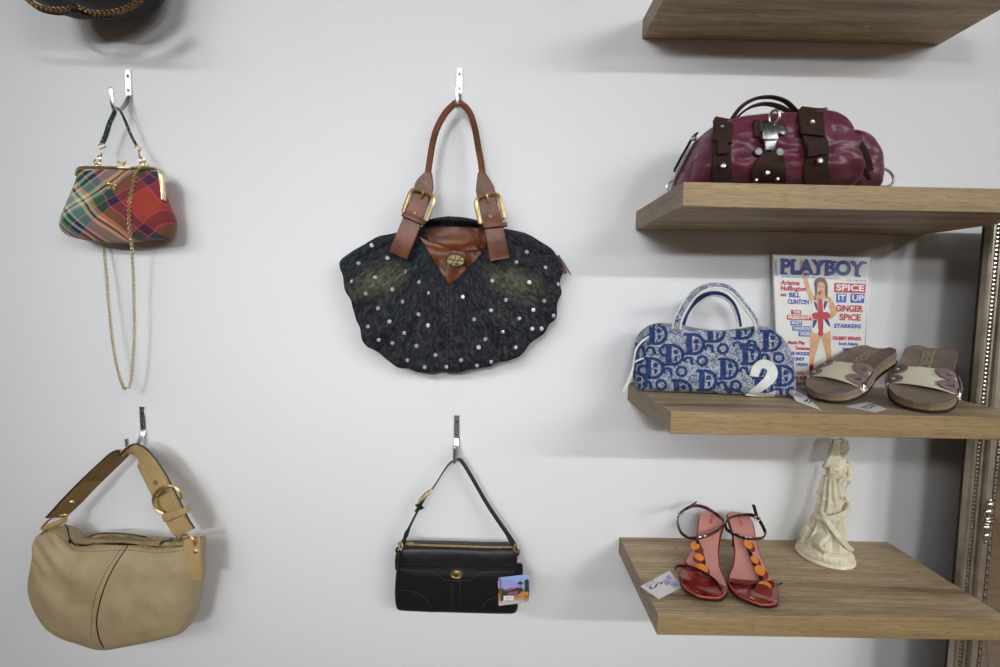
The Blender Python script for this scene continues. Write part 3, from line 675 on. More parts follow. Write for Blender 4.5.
    for px, py in cups:
        p, nn = onto(c(px, py, .088))
        if nn.y > -.15: nn = V((nn.x, -.3, nn.z)).normalized()
        if proto is None:
            b = BM(); lathe(b, [(0, -.0004), (.0044, -.0004), (.0047, .0008), (.0040, .0018), (.0036, .0014), (0, .0012)], (0, 0, 0), (0, 0, 1), 14); b.transform(Matrix.Scale(.98, 4)); o = obj('stud', b, sm_, root, local=True)
            b = BM(); lathe(b, [(0, .0011), (.0034, .0013), (.0022, .0026), (0, .0028)], (0, 0, 0), (0, 0, 1), 8); b.transform(Matrix.Scale(.98, 4)); s2 = obj('crystal', b, cm, o, local=True, ang=10); proto = o
        else: o = copy_tree(proto, root)
        o.location = p-root.location; o.rotation_mode = 'QUATERNION'; o.rotation_quaternion = nn.to_track_quat('Z', 'Y')
build_denim()
# ---------------------------------------------------------------- tan slouchy leather bag
def rhs(pts, prof):
    """side vectors of a strap: prof(t) = (share of the in-plane right-hand side, share of the depth direction)"""
    N = len(pts); o = []
    for i in range(N):
        a = pts[max(i-1, 0)]; b = pts[min(i+1, N-1)]; t = (b-a).normalized(); r = V((t.z, 0, -t.x))
        if r.length < 1e-6: r = V((1, 0, 0))
        al, be = prof(i/(N-1)); o.append(r.normalized()*al+V((0, 1, 0))*be)
    return o
def build_tan():
    c = crop(10, 400, 2.564); D = .068
    root = thing('shoulder_bag', c(270, 500, D), 'tan pebbled leather slouchy shoulder bag with wide buckled strap', 'handbag')
    lm = leather_mat('tan pebbled leather', (172, 152, 118), .5, .12, 520, .45, .07, .35)
    sm = leather_mat('tan strap leather', (180, 152, 104), .5, .05, 700, .15, .06, .3)
    inn = leather_mat('shaded strap inside', (124, 98, 60), .6, .05, 500, .2, .08, .3)  # inner face of the strap, with its shade put into a darker colour
    dk = plain('dark edge paint', (38, 28, 22), .5)
    ol = [(70, 352), (84, 338), (108, 330), (130, 330), (146, 348), (165, 368), (190, 371), (225, 366), (262, 364), (305, 366), (345, 372), (385, 377), (430, 372), (470, 364), (492, 358), (496, 400), (496, 450), (490, 505), (479, 560), (462, 592), (430, 603), (380, 617), (310, 631), (245, 640), (190, 625), (140, 605), (100, 576), (74, 540), (58, 500), (52, 460), (57, 425), (63, 385)]
    out = resample(cr([c(x+(275-x)*.045*min(1, max(0, (y-340)/40)), y-max(0, y-470)*.05, D) for x, y in ol], 6, True), 150, True)
    def disp(p, f, fr):
        n = noise.noise(p*16)*.006+noise.noise(p*34)*.0022
        sag = 0
        if fr:
            q = c(420, 590, D); sag -= .006*math.exp(-((p.x-q.x)/.035)**2-((p.z-q.z)/.012)**2)
            q = c(165, 470, D); sag += .004*math.sin((p.x-q.x)*60+(p.z-q.z)*40)*math.exp(-((p.x-q.x)/.06)**2-((p.z-q.z)/.05)**2)
            q = c(110, 350, D); w = math.exp(-((p.x-q.x)/.05)**2-((p.z-q.z)/.05)**2); sag += .004*math.sin(((p.x-q.x)+(p.z-q.z))*170)*w
            top = smooth01(c(0, 430, D).z, c(0, 372, D).z, p.z); return V((0, (n+sag)*min(1, f*1.5)+top*.010*f, 0))
        return V((0, n*.4*f, 0))
    b = inflate(BM(), out, -D, .038, .050, [c(170, 480, D), c(280, 500, D), c(390, 490, D)], 20, .62, disp)
    body = obj('leather_body', b, lm, root, ang=70)
    bv = BM(); bv.from_mesh(body.data); bmesh.ops.translate(bv, vec=wloc(body), verts=bv.verts[:]); bvh = BVHTree.FromBMesh(bv); bv.free()
    def on(x, y, off=0.0008):
        q = c(x, y, .10); o = V((q.x, -.4, q.z)); e = EYE; d = (q-e).normalized(); h = bvh.ray_cast(e, d)
        return h[0]-d*off if h[0] is not None else c(x, y, D)
    b = BM(); tube(b, [on(x, y, .0006) for x, y in [(v.x, v.y) for v in cr([V(p+(0,)) for p in ((304, 370), (290, 392), (270, 422), (246, 470), (230, 520), (222, 568), (229, 612), (240, 634))], 6)]], .0012, 6); obj('piping', b, dk, root)
    def stitches(nm, pts, step=.0052, r=.0007, m=None):
        q = resample([on(v.x, v.y, .0003) for v in cr([V(p+(0,)) for p in pts], 8)], 400); b = BM(); L = 0; on_ = True; seg = [q[0]]
        for a, e in zip(q, q[1:]):
            L += (e-a).length; seg.append(e)
            if L > step*(.68 if on_ else .32):
                if on_ and len(seg) > 1: tube(b, [seg[0], seg[len(seg)//2], seg[-1]], r, 4)
                on_ = not on_; L = 0; seg = [e]
        return obj(nm, b, m or plain('brown stitching', (96, 74, 46), .8), root, recalc=False)
    stitches('seam_stitching', [(292, 372), (272, 400), (250, 432), (232, 468), (218, 505), (209, 560), (208, 610)])
    stitches('rim_stitching', [(120, 344), (140, 362), (165, 384), (215, 388), (300, 385), (385, 392), (470, 382)])
    # mouth: far rim, zip and lining showing above the near rim
    b = BM(); far = [c(x, y, .050) for x, y in ((150, 352), (180, 362), (205, 350), (238, 342), (300, 344), (350, 352), (380, 366), (430, 364), (472, 352))]
    near = [c(x, y, .078) for x, y in ((150, 356), (178, 372), (205, 370), (238, 367), (300, 367), (350, 374), (380, 379), (430, 374), (472, 366))]
    f2, n2 = cr(far, 5), cr(near, 5); loft(b, [f2, [a.lerp(e, .5)+V((0, 0, -.004)) for a, e in zip(f2, n2)], n2, [p+V((0, 0, -.01)) for p in n2], [p+V((0, .006, -.012)) for p in f2]], cap=False)
    mouth = obj('mouth_lining', b, plain('sand lining', (150, 128, 92), .8, nz=.15, nscale=60), root)
    b = BM(); tube(b, f2, .0017, 6); obj('rim_piping', b, dk, mouth)
    b = BM(); zl = cr([c(x, y, .068) for x, y in ((205, 362), (240, 353), (300, 354), (350, 361), (376, 372))], 6); strap(b, zl, .006, .0018, (0, .8, .5)); obj('zip', b, MAT['brass'], mouth)
    b = BM(); tube(b, [c(385, 370, .082), c(395, 361, .082), c(412, 359, .082)], .0024, 6); ball(b, c(414, 359, .082), (.004, .003, .004)); obj('zip_pull', b, MAT['darksteel'], mouth)
    # strap
    seat = hook_seat(2); top = seat+V((0, -.001, .0015))
    path = [c(118, 300, .062), c(150, 268, .060), c(198, 218, .056), c(250, 168, .052), c(288, 134, .048), V((top.x, -.044, top.z-.002)), c(330, 140, .052), c(349, 160, .060), c(368, 190, .066), c(388, 226, .070), c(410, 268, .073), c(432, 312, .075), c(452, 342, .075)]
    pl = cr(path, 7); N = len(pl)
    def prof(t): return interp([(0, .50), (.25, .5), (.36, .40), (.41, .1), (.45, .5), (.49, .95), (1, 1)], t), interp([(0, .86), (.36, .9), (.41, 1), (.45, .8), (.49, .3), (.7, .15), (1, .1)], t)
    sd = rhs(pl, prof)
    ww = [interp([(0, .034), (.1, .040), (.36, .040), (.43, .046), (.5, .056), (.85, .052), (1, .046)], i/(N-1)) for i in range(N)]
    b = BM(); strap(b, pl, ww, .0042, sd); so = obj('shoulder_strap', b, [sm, dk, inn], root)
    for p in so.data.polygons:
        cc = p.center+root.location; left = cc.x < top.x-.002
        if left and p.normal.z < .2 and p.area > 3e-6: p.material_index = 2
    b = BM()
    for sgn in (-1, 1): tube(b, [p+s.normalized()*sgn*w/2 for p, s, w in zip(pl, sd, ww)], .0018, 5)
    obj('strap_edge', b, dk, so)
    # inner end tab on the far half, with a rivet
    i0, i1 = 2, 17; q = [pl[i]+V((.003, -.003, -.003)) for i in range(i0, i1)]; b = BM(); strap(b, q, [w*.9 for w in ww[i0:i1]], .002, sd[i0:i1]); obj('strap_end', b, leather_mat('strap end leather', (138, 110, 70), .5, .05, 600, .2), so)
    b = BM(); lathe(b, [(0, .0022), (.0035, .0018), (.0048, .0004), (.0048, -.002)], c(158, 263, .069), (.5, -1, -.5), 14); obj('rivet', b, MAT['brass'], so)
    # buckle
    def at(x, y, d=.082): return c(x, y, d)
    ring = cr([at(372, 246), at(368, 262), at(378, 284), at(396, 291, .080), at(404, 284, .078)], 5)
    arc = cr([at(394, 290, .086), at(376, 280, .087), at(368, 258, .087), at(376, 236, .087), at(398, 222, .087), at(422, 222, .087), at(438, 236, .087), at(440, 254, .086)], 6)
    b = BM(); tube(b, arc, .0030, 8); tube(b, [at(372, 250, .085), at(404, 232, .085)], .0020, 8); bk = obj('buckle', b, MAT['gold'], so)
    b = BM(); tube(b, [at(388, 240, .088), at(393, 232, .088), at(397, 226, .0875)], .0020, 6); obj('prong', b, MAT['gold'], bk)
    i0, i1 = int(N*.70), N-3; q = [pl[i]+V((0, -.0046, 0)) for i in range(i0, i1)]; b = BM(); strap(b, q, [w*.94 for w in ww[i0:i1]], .0034, sd[i0:i1]); obj('strap_flap', b, sm, so)
    for x, y in ((374, 212), (379, 216)):
        if x == 379: continue
        b = BM(); lathe(b, [(.0018, .0003), (.0022, .0016), (.0042, .0018), (.0052, .0004), (.0052, -.002)], c(x, y, .0765), (0, -1, 0), 16); obj('eyelet', b, MAT['brass'], so)
    b = BM(); ki = int(N*.87); kc = c(427, 291, .079); kd = V((.93, 0, .42)).normalized(); M = facing(kc, kd, V((-.42, 0, .93))); hw = .0275
    strap(b, [M @ V((u, 0, w)) for u, w in ((-hw, -.004), (-hw, .004), (-hw+.004, .0066), (hw-.004, .0066), (hw, .004), (hw, -.004), (hw-.004, -.0066), (-hw+.004, -.0066))], .0135, .0026, V((-.42, 0, .93)), closed=True); obj('keeper', b, sm, so)
    # rings and side tabs
    b = BM(); torus(b, c(457, 360, .088), .0135, .0024, (.25, 1, .35), 24, 8, 1.25, 1.15, (.3, 0, 1)); obj('ring', b, MAT['gold'], root)
    b = BM(); pts = [c(466, 354, .084)]+[on(x, y, .006) for x, y in ((468, 372), (469, 395), (470, 420), (472, 445), (474, 460))]
    q = cr(pts, 5); strap(b, q, [.034]*len(q), .0032, (1, 0, .12)); tb = obj('side_tab', b, sm, root)
    b = BM(); q = [p+V((-.0055, .004, -.0025)) for p in cr(pts, 5)]; strap(b, q, [.036]*len(q), .003, (1, 0, .12)); obj('under_tab', b, lm, tb)
    b = BM(); lathe(b, [(0, .0022), (.0036, .0018), (.0052, .0004), (.0052, -.002)], on(476, 388, .0125), (0, -1, .1), 16); obj('rivet', b, MAT['brass'], tb)
    b = BM(); ring = cr([c(127, 296, .064), c(112, 300, .066), c(100, 308, .068), c(88, 320, .068), c(84, 328, .067), c(90, 331, .064), c(104, 322, .060), (c(118, 318, .056)), c(132, 312, .054), c(142, 304, .056), c(148, 296, .058), c(140, 294, .060)], 5, True); tube(b, ring, .0019, 8, closed=True); obj('ring', b, MAT['gold'], root)
    b = BM(); q = cr([c(88, 333, .058), c(98, 322, .070), c(118, 318, .070), c(138, 306, .062)], 5); 
    strap(b, [c(86, 328, .062), c(100, 324, .062), c(120, 317, .062), c(140, 307, .062)], .012, .010, (.3, .2, 1), bulge=.001); obj('side_tab', b, sm, root)
    b = BM(); q = cr([c(140, 318, .080), c(148, 330, .082), c(153, 352, .084), c(165, 370, .086), c(188, 374, .086), c(215, 368, .082)], 5); tube(b, q, .0012, 5); obj('mouth_piping', b, dk, body); b = BM(); q = cr([c(70, 385, .075), c(72, 360, .077), c(82, 342, .080), c(95, 335, .082)], 5); tube(b, q, .0013, 5); obj('edge_piping', b, dk, body)
build_tan()
# ---------------------------------------------------------------- small black baguette bag
def build_black():
    c = crop(385, 520, 6.667); k = crop(390, 445, 5.8); D = .050
    root = thing('baguette_bag', c(478, 380, D), 'small black leather bag with gold turn-lock and a postcard tag', 'handbag')
    lm = leather_mat('black leather', (24, 23, 24), .42, .1, 700, .25, .15, .4)
    ed = leather_mat('black strap leather', (26, 25, 26), .4, .1, 800, .15, .1, .45)
    th = plain('charcoal stitching', (66, 64, 62), .8)
    ol = [(88, 232), (92, 196), (108, 172), (170, 166), (300, 168), (480, 172), (660, 178), (800, 178), (850, 182), (874, 205), (882, 240), (882, 330), (886, 420), (888, 500), (884, 575), (860, 606), (770, 608), (600, 604), (440, 600), (280, 596), (150, 590), (94, 584), (78, 560), (70, 500), (70, 440), (76, 350), (84, 300)]
    out = resample(cr([c(x, y, D) for x, y in ol], 5, True), 140, True)
    def disp(p, f, fr):
        n = noise.noise(p*40)*.0012
        if fr:
            zt = c(0, 300, D).z; n += -.0025*smooth01(zt+.002, zt-.003, p.z)
        return V((0, n*min(1, f*2), 0))
    b = inflate(BM(), out, -D, .019, .044, [c(260, 390, D), c(700, 395, D)], 16, .42, disp)
    body = obj('leather_body', b, lm, root, ang=60)
    bv = BM(); bv.from_mesh(body.data); bmesh.ops.translate(bv, vec=wloc(body), verts=bv.verts[:]); bvh = BVHTree.FromBMesh(bv); bv.free()
    def on(x, y, off=.0004):
        d = (c(x, y, .05)-EYE).normalized(); h = bvh.ray_cast(EYE, d); return h[0]-d*off if h[0] is not None else c(x, y, D)
    def seam(b, pts, r=.00045):
        q = resample([V(p+(0,)) for p in pts], 40); tube(b, [on(v.x, v.y) for v in q], r, 5)
    b = BM()
    for pts in ([(96, 330), (200, 336), (330, 348), (362, 372), (392, 400), (470, 404), (570, 406), (600, 378), (626, 352), (720, 347), (862, 344)], [(446, 406), (444, 500), (444, 600)], [(502, 406), (502, 500), (502, 602)], [(78, 466), (150, 472), (205, 482), (250, 506), (280, 540), (312, 594)], [(644, 600), (662, 562), (690, 534), (728, 520), (800, 514)]): seam(b, pts)
    obj('panel_stitching', b, th, root)
    b = BM(); q = resample([V((96, 296, 0)), V((300, 300, 0)), V((600, 304, 0)), V((870, 300, 0))], 30); strap(b, [on(v.x, v.y, .0006) for v in q], .004, .0016, (0, 0, 1)); strap(b, [on(v.x, v.y+22, .0002) for v in q], .0006, .0008, (0, 0, 1)); obj('pocket_rim', b, ed, root)
    # zip along the top
    b = BM(); q = cr([c(150, 162, .060), c(200, 165, .060), c(330, 170, .060), c(520, 176, .060), c(700, 182, .060), c(846, 182, .060)], 6); strap(b, q, .0042, .0018, (0, .7, .7)); z = obj('zip', b, MAT['gold'], root)
    b = BM(); q = cr([c(138, 160, .062), c(168, 152, .066), c(190, 156, .068), c(180, 172, .066)], 5); tube(b, q, .0014, 6); obj('zip_slider', b, MAT['gold'], z)
    b = BM(); ball(b, c(188, 142, .060), (.0035, .003, .002)); tube(b, [c(170, 146, .060), c(190, 142, .060), c(204, 150, .060)], .0018, 6); obj('zip_pull', b, ed, z)
    b = BM(); q = cr([c(240, 162, .032), c(420, 158, .032), c(520, 162, .032), c(700, 170, .032), c(840, 174, .032)], 6); strap(b, q, .005, .002, (0, .4, 1)); obj('far_rim', b, ed, root)
    # turn-lock
    p = on(478, 360, .0002); b = BM(); lathe(b, [(0, .0026), (.0060, .0022), (.0074, .0016), (.0082, .0024), (.0096, .0022), (.0102, 0), (.0102, -.003)], p, (0, -1, 0), 30, 1.34, (1, 0, 0)); tl = obj('turn_lock', b, MAT['gold'], root)
    b = BM(); ball(b, p+V((0, -.0028, 0)), (.0030, .0016, .0042)); ball(b, p+V((-.003, -.0018, -.001)), (.0018, .0012, .0026)); ball(b, p+V((.0034, -.0018, -.0012)), (.0018, .0012, .0022)); ball(b, p+V((0.0006, -.003, .0026)), (.0014, .0012, .0014))
    obj('relief', b, metal_mat('dark gold relief', (150, 116, 58), .35), tl)
    # strap
    seat = hook_seat(3)+V((0, 0, .0012))
    L = [k(70, 580, .062), k(88, 534, .056), k(112, 480, .042), k(150, 402, .042), k(178, 352, .042), k(204, 306, .041), k(240, 262, .040), k(278, 205, .039), k(316, 145, .038), k(352, 100, .037), seat, k(402, 84, .036), k(424, 106, .036), k(452, 150, .037), k(500, 232, .038), k(560, 336, .039), k(630, 442, .041), k(680, 515, .042), k(722, 584, .062)]
    pl = cr(L, 5); N = len(pl)
    sd = [V((0, 1, 0))*interp([(0, .6), (.5, 1), (.62, .8), (1, .65)], i/(N-1))+V((1, 0, .55))*interp([(0, .42), (.3, .3), (.48, .05), (.56, .3), (1, .45)], i/(N-1)) for i in range(N)]
    b = BM(); strap(b, pl, .0115, .0030, sd); so = obj('shoulder_strap', b, ed, root)
    b = BM()
    for a in (0, N-1):
        e = pl[a]; g = pl[4] if a == 0 else pl[N-5]; strap(b, [e, e.lerp(g, .5), g.lerp(e, -.1)], [.0135, .0135, .0115], [.0062, .0058, .004], (.5, .7, .2))
    obj('strap_end', b, ed, so)
    b = BM(); q = cr([k(165, 340, .050), k(186, 318, .052), k(216, 290, .052), k(240, 264, .050), k(226, 264, .047), k(196, 288, .046), k(170, 322, .047)], 5, True); tube(b, q, .0018, 8, closed=True); tube(b, [k(192, 300, .053), k(222, 282, .053)], .0016, 6); obj('buckle', b, MAT['gold'], so)
    b = BM(); q = cr([k(236, 268, .046), k(206, 296, .048), k(176, 340, .048), k(158, 372, .047), k(146, 382, .047)], 5); strap(b, q, .011, .003, (.45, .8, .2)); obj('strap_tongue', b, ed, so)
    b = BM(); strap(b, [k(150, 352, .044), k(170, 344, .052), k(192, 362, .044), k(172, 372, .038)], .006, .002, (.5, 0, -.8), closed=True); obj('keeper', b, ed, so)
    for s in (0, 1):
        p = c(104, 172, .064) if s == 0 else c(872, 190, .064)
        b = BM(); torus(b, p, .0084, .0018, (.75, .65, 0), 20, 8, 1.0, 1.0); torus(b, p+V((0, 0, -.001)), .0086, .0018, (.4 if s else .6, .8, .2), 20, 8, .62, 1.05, (.55 if s == 0 else -.45, 0, 1)); obj('ring', b, MAT['gold'], root)
        b = BM(); q = cr([c(88, 186, .040), c(78, 196, .044), c(82, 212, .046), c(100, 214, .044)], 4) if s == 0 else cr([c(878, 192, .040), c(892, 205, .044), c(890, 226, .046), c(874, 226, .044)], 4)
        strap(b, q, .010, .0036, (.2, 1, 0)); obj('side_loop', b, ed, root)
    b = BM(); q = cr([c(86, 225, .050), c(80, 270, .054), c(82, 330, .054)], 5); strap(b, q, .009, .003, (.9, .3, 0)); obj('side_tab', b, ed, root)
    # hang tag on a fine chain
    b = BM(); chain_bm(b, cr([c(880, 225, .046), c(888, 250, .054), c(886, 275, .060), c(888, 300, .064)], 6), .0024, .0006, .0014, .0019); ch = obj('tag_chain', b, MAT['gold'], root, recalc=False)
    b = BM(); q = [c(x, y, .066) for x, y in ((862, 300), (872, 290), (905, 288), (918, 300), (922, 420), (862, 424))]; prism(b, q, (0, .0022, 0), .0006); obj('leather_tag', b, ed, root)
    # postcard hanging in front
    pc = thing('postcard_tag', c(858, 470, .074), 'small colour photo card of palms hung on the black bag', 'tag')
    A, B_, C_, D_ = c(752, 386, .0715), c(965, 361, .0745), c(960, 548, .0755), c(758, 572, .0725)
    ux = (B_-A); uz = (A-D_); nrm = ux.cross(uz).normalized()
    if nrm.y > 0: nrm = -nrm
    def uv(u, v, o=0.0): return A+ux*u-uz*v+(C_-B_-D_+A)*(u*v)+nrm*o
    b = BM(); prism(b, [uv(0, 0), uv(1, 0), uv(1, 1), uv(0, 1)], -nrm*.0006)
    gk = NT('printed card'); co = gk.coord(); _x, _y, zz = gk.sep(co); t = gk.math('ADD', gk.math('DIVIDE', zz, .058), .5)
    f = gk.math('ADD', t, gk.math('MULTIPLY', gk.math('SUBTRACT', gk.noise(co, 130, 3), .5), .30))
    gk.color(gk.ramp(f, [(.08, (205, 190, 190)), (.16, (170, 130, 110)), (.22, (190, 140, 80)), (.33, (120, 90, 60)), (.38, (66, 86, 60)), (.52, (58, 82, 56)), (.58, (160, 168, 215)), (.8, (142, 158, 214)), (1, (160, 180, 232))])); gk.set(Roughness=.3)
    card = obj('card', b, gk.m, pc)
    def pr(nm, polys, col, off=.0003):
        b = BM()
        for pg in polys: prism(b, [uv(u, v, off) for u, v in pg], -nrm*.0002)
        return obj(nm, b, plain(nm.replace('_', ' ')+' ink', col, .4), card)
    pr('printed_trunk', [[(.06, .02), (.10, .02), (.10, .86), (.055, .86)]], (150, 78, 56))
    pr('printed_palms', [[(.84, .22), (.9, .16), (.97, .2), (.985, .5), (.97, .62), (.84, .6), (.86, .4)], [(.62, .26), (.70, .2), (.74, .24), (.80, .28), (.76, .34), (.73, .32), (.73, .42), (.71, .42), (.70, .31), (.64, .33)], [(.1, .55), (.2, .52), (.3, .56), (.3, .8), (.08, .84)], [(.42, .50), (.56, .42), (.8, .46), (.76, .58), (.5, .64)]], (46, 70, 46))
    pr('printed_sticker', [[(.17, .66), (.50, .70), (.49, .85), (.16, .82)]], (232, 234, 240), .0004)
    pr('printed_bank', [[(.62, .72), (.78, .58), (.96, .56), (.98, .74), (.7, .78)]], (196, 140, 82))
    b = BM(); M = facing(uv(.47, .42, .0005), ux+uz*.22, uz); text_bm(b, 'Millennial', .0088, M, .00005, .0002, .25, maxw=.029); M = facing(uv(.48, .585, .0005), ux+uz*.22, uz); text_bm(b, 'Vintage', .0085, M, .00005, .0002, .25, maxw=.021)
    obj('pink_script', b, plain('pink ink', (206, 92, 172), .4), card)
    b = BM(); M = facing(uv(.32, .76, .0006), ux, uz); text_bm(b, 'MV 07', .0042, M, .00005); obj('sticker_text', b, plain('grey ink', (90, 92, 110), .5), card)
build_black()
# ---------------------------------------------------------------- black bag cut by the top edge of the picture
def build_top():
    D = .10
    root = thing('evening_bag', P(86, -40, -D), 'black bag with bronze chain trim at the top edge of the photo', 'handbag')
    lm = leather_mat('matt black leather', (22, 21, 21), .55, .1, 600, .2, .1, .3)
    ol = [(24, -60), (24, -22), (30, -3), (42, 3), (56, 6), (72, 4), (90, 7), (108, 6), (125, 0), (138, -9), (147, -24), (151, -60), (140, -100), (86, -108), (40, -100)]
    out = resample(cr([P(x, y, -D) for x, y in ol], 6, True), 110, True)
    b = inflate(BM(), out, -D, .045, .085, [P(60, -45, -D), P(115, -45, -D)], 14, .5, lambda p, f, fr: V((0, noise.noise(p*30)*.002*f, 0)))
    obj('leather_body', b, lm, root)
    br = metal_mat('bronze braid', (112, 86, 56), .45, .2)
    for nm, pts in (('chain_trim', [(24, -6), (34, 5), (46, 9.6), (58, 11), (71, 10)]), ('chain_trim', [(79, 9), (92, 13.6), (108, 14), (124, 10.5), (138, 2.5), (147, -7)])):
        b = BM()
        for o in (.118, .128): chain_bm(b, cr([P(x, y-(1.6 if o > .12 else 0), -o) for x, y in pts], 8), .0042, .0013, .0030, .0036)
        obj(nm, b, br, root, recalc=False)
    b = BM(); q = cr([P(24, -3, -.112), P(40, 9, -.112), P(58, 13, -.112), P(75, 11, -.114), P(92, 15.5, -.112), P(110, 15.5, -.112), P(130, 9, -.112), P(146, -6, -.112)], 8); tube(b, q, .004, 8); obj('bottom_piping', b, lm, root)
    b = BM(); ball(b, P(75, 9, -.124), (.010, .008, .008)); obj('centre_knot', b, lm, root)
    # it hangs by its own loop from a hook above the picture
    b = BM(); q = cr([P(86, -100, -.09), P(86, -150, -.05), P(88, -190, -.042), P(90, -150, -.035), P(88, -100, -.06)], 6); tube(b, q, .004, 8); obj('hanging_loop', b, lm, root)
    h = copy_tree(HOOKS[0]); h.location = V((P(88, -190, -.042).x, 0, P(88, -190, -.042).z+.066)); h['label'] = 'silver wall hook holding the black bag above the picture'; HOOKS.append(h)
build_top()
# ---------------------------------------------------------------- burgundy nylon duffel on the second shelf
def surf(o):
    b = BM(); b.from_mesh(o.data); bmesh.ops.translate(b, vec=wloc(o), verts=b.verts[:]); t = BVHTree.FromBMesh(b); b.free(); return t
def sight(bvh, q, off=0.0):
    d = (V(q)-EYE).normalized(); h = bvh.ray_cast(EYE, d)
    return h[0]-d*off if h[0] is not None else None
def build_burgundy():
    c = crop(650, 80, 3.846); D = .135; Z0 = SHZ[1]+.0005
    root = thing('duffel_bag', V((c(440, 380, D).x, -D, Z0)), 'burgundy nylon duffel bag with brown straps and a pewter clip', 'handbag')
    n = NT('burgundy nylon'); n.set(Roughness=.36); n.b.inputs['Specular IOR Level'].default_value = .35; n.b.inputs['Sheen Weight'].default_value = .05
    co = n.coord(); n.color(n.ramp(n.noise(co, 30, 4), [(.25, (86, 36, 52)), (.75, (110, 52, 70))]))
    b1 = n.bump(n.noise(n.coord((1, 1, 1.8)), 30, 2, .45), .45, .010); n.bump(n.noise(co, 1500, 1), .12, .0004, b1); ny = n.m
    su = leather_mat('dark brown suede', (56, 40, 34), .75, .1, 600, .25, .14, .15)
    mt = MAT['darksteel']; wm = metal_mat('silver snap', (220, 218, 214), .28)
    ol = [(118, 425), (118, 405), (124, 370), (136, 325), (156, 280), (180, 238), (204, 208), (245, 182), (320, 160), (400, 150), (470, 146), (540, 142), (600, 136), (646, 139), (674, 154), (692, 190), (704, 235), (718, 290), (728, 350), (732, 405), (732, 425), (700, 430), (560, 430), (420, 430), (280, 430), (150, 430)]
    def flat(q): return V((q.x, q.y, max(q.z, Z0)))
    out = [flat(q) for q in resample(cr([c(x, y, D) for x, y in ol], 6, True), 120, True)]
    gath = [c(x, 300, D).x for x in (240, 325, 385, 520, 590, 700)]
    def disp(p, f, fr):
        g = sum(math.exp(-((p.x-x)/.012)**2) for x in gath)
        pf = math.sin((p.z-Z0)*120+noise.noise(V((p.x*30, 1, p.z*16)))*3.5)*.0052*min(1, g+.2)-.007*math.exp(-((p.x-c(230, 300, D).x)/.014)**2)
        mk = max(math.exp(-((p.x-c(282, 0, .2).x)/.024)**4), math.exp(-((p.x-c(638, 0, .2).x)/.030)**4), math.exp(-((p.x-c(450, 0, .2).x)/.026)**4)*.8)
        nz = noise.noise(p*22)*.007+noise.noise(V((p.x*36, p.y*36, p.z*80)))*.0062
        pf *= 1-.85*mk; nz *= 1-.8*mk
        o = V((0, (pf+nz)*min(1, f*1.6), nz*.3*(1-f)))
        if p.z+o.z < Z0+.0005 or p.z < Z0+.004: o.z = max(0, Z0-p.z)
        return o
    b = inflate(BM(), out, -D, .072, .062, [c(210, 330, D), c(450, 320, D), c(690, 320, D)], 22, .62, disp)
    for v in b.verts: v.co.z = max(v.co.z, Z0)
    body = obj('nylon_body', b, ny, root, ang=75); bvh = surf(body)
    # end pockets
    def pocket(nm, poly, y0, tf, tb, spine):
        o_ = [flat(q) for q in resample(cr([c(x, y, y0) for x, y in poly], 6, True), 60, True)]
        b = inflate(BM(), o_, -y0, tf, tb, [c(x, y, y0) for x, y in spine], 12, .6, lambda p, f, fr: V((0, (noise.noise(p*40)*.004+math.sin(p.z*180)*.0015)*min(1, f*1.5), 0)))
        for v in b.verts: v.co.z = max(v.co.z, Z0)
        return obj(nm, b, ny, root, ang=75)
    pk = pocket('end_pocket', [(730, 208), (770, 212), (806, 232), (832, 268), (848, 320), (848, 370), (846, 405), (840, 425), (770, 428), (735, 425), (720, 340), (722, 260)], .130, .050, .05, [(775, 300), (790, 380)])
    pv = surf(pk)
    b = BM(); q = [sight(pv, c(x, y, .1), .0012) or c(x, y, .16) for x, y in ((752, 214), (782, 222), (808, 246), (828, 276), (842, 315), (850, 350))]; strap(b, cr(q, 5), .0085, .003, (.6, -.6, .5)); obj('pocket_trim', b, su, pk)
    b = BM(); q = [sight(pv, c(x, y, .1), .001) or c(x, y, .15) for x, y in ((762, 240), (782, 280), (806, 320), (826, 350), (840, 385))]; strap(b, cr(q, 5), .010, .002, (.6, -.6, -.4)); obj('pocket_zip', b, su, pk)
    b = BM(); strap(b, cr([c(862, 322, .13), c(878, 332, .13), c(886, 340, .13), c(876, 350, .13), c(862, 352, .13)], 4), .012, .003, (0, 1, 0)); obj('ring_tab', b, su, pk)
    b = BM(); zc = c(905, 372, .13); q = cr([c(880, 338, .13), c(902, 342, .13), c(926, 358, .13), c(937, 384, .13), c(928, 402, .13), c(905, 410, .13), c(876, 404, .13)], 6); q = [V((p.x, p.y, max(p.z, Z0+.0024))) for p in q]; tube(b, q, .0023, 8); obj('d_ring', b, wm, pk)
    lp = pocket('end_pocket', [(192, 226), (168, 248), (140, 300), (116, 350), (100, 400), (98, 425), (150, 428), (190, 425), (205, 300)], .130, .046, .045, [(160, 300), (140, 390)]); lv = surf(lp)
    b = BM(); q = [sight(lv, c(x, y, .1), .001) or c(x, y, .150) for x, y in ((180, 236), (158, 272), (130, 326), (106, 375), (94, 405))]; tube(b, cr(q, 5), .0024, 6); obj('pocket_trim', b, su, lp)
    b = BM(); strap(b, cr([c(176, 212, .12), c(160, 228, .125), c(140, 264, .125), (c(116, 306, .125)), c(94, 348, .125)], 5), .016, .0035, (.5, .9, .3)); obj('side_strap', b, su, lp)
    b = BM(); ball(b, c(170, 226, .139), (.0035, .003, .004)); torus(b, c(168, 224, .137), .0045, .0013, (0, 1, 0), 14, 6); obj('side_stud', b, wm, lp)
    b = BM(); q = [V((p.x, p.y, max(p.z, Z0+.0022))) for p in cr([c(90, 385, .13), c(76, 392, .13), c(64, 412, .13), c(72, 428, .13)], 5)]; tube(b, q, .0021, 8); obj('d_ring', b, wm, lp)
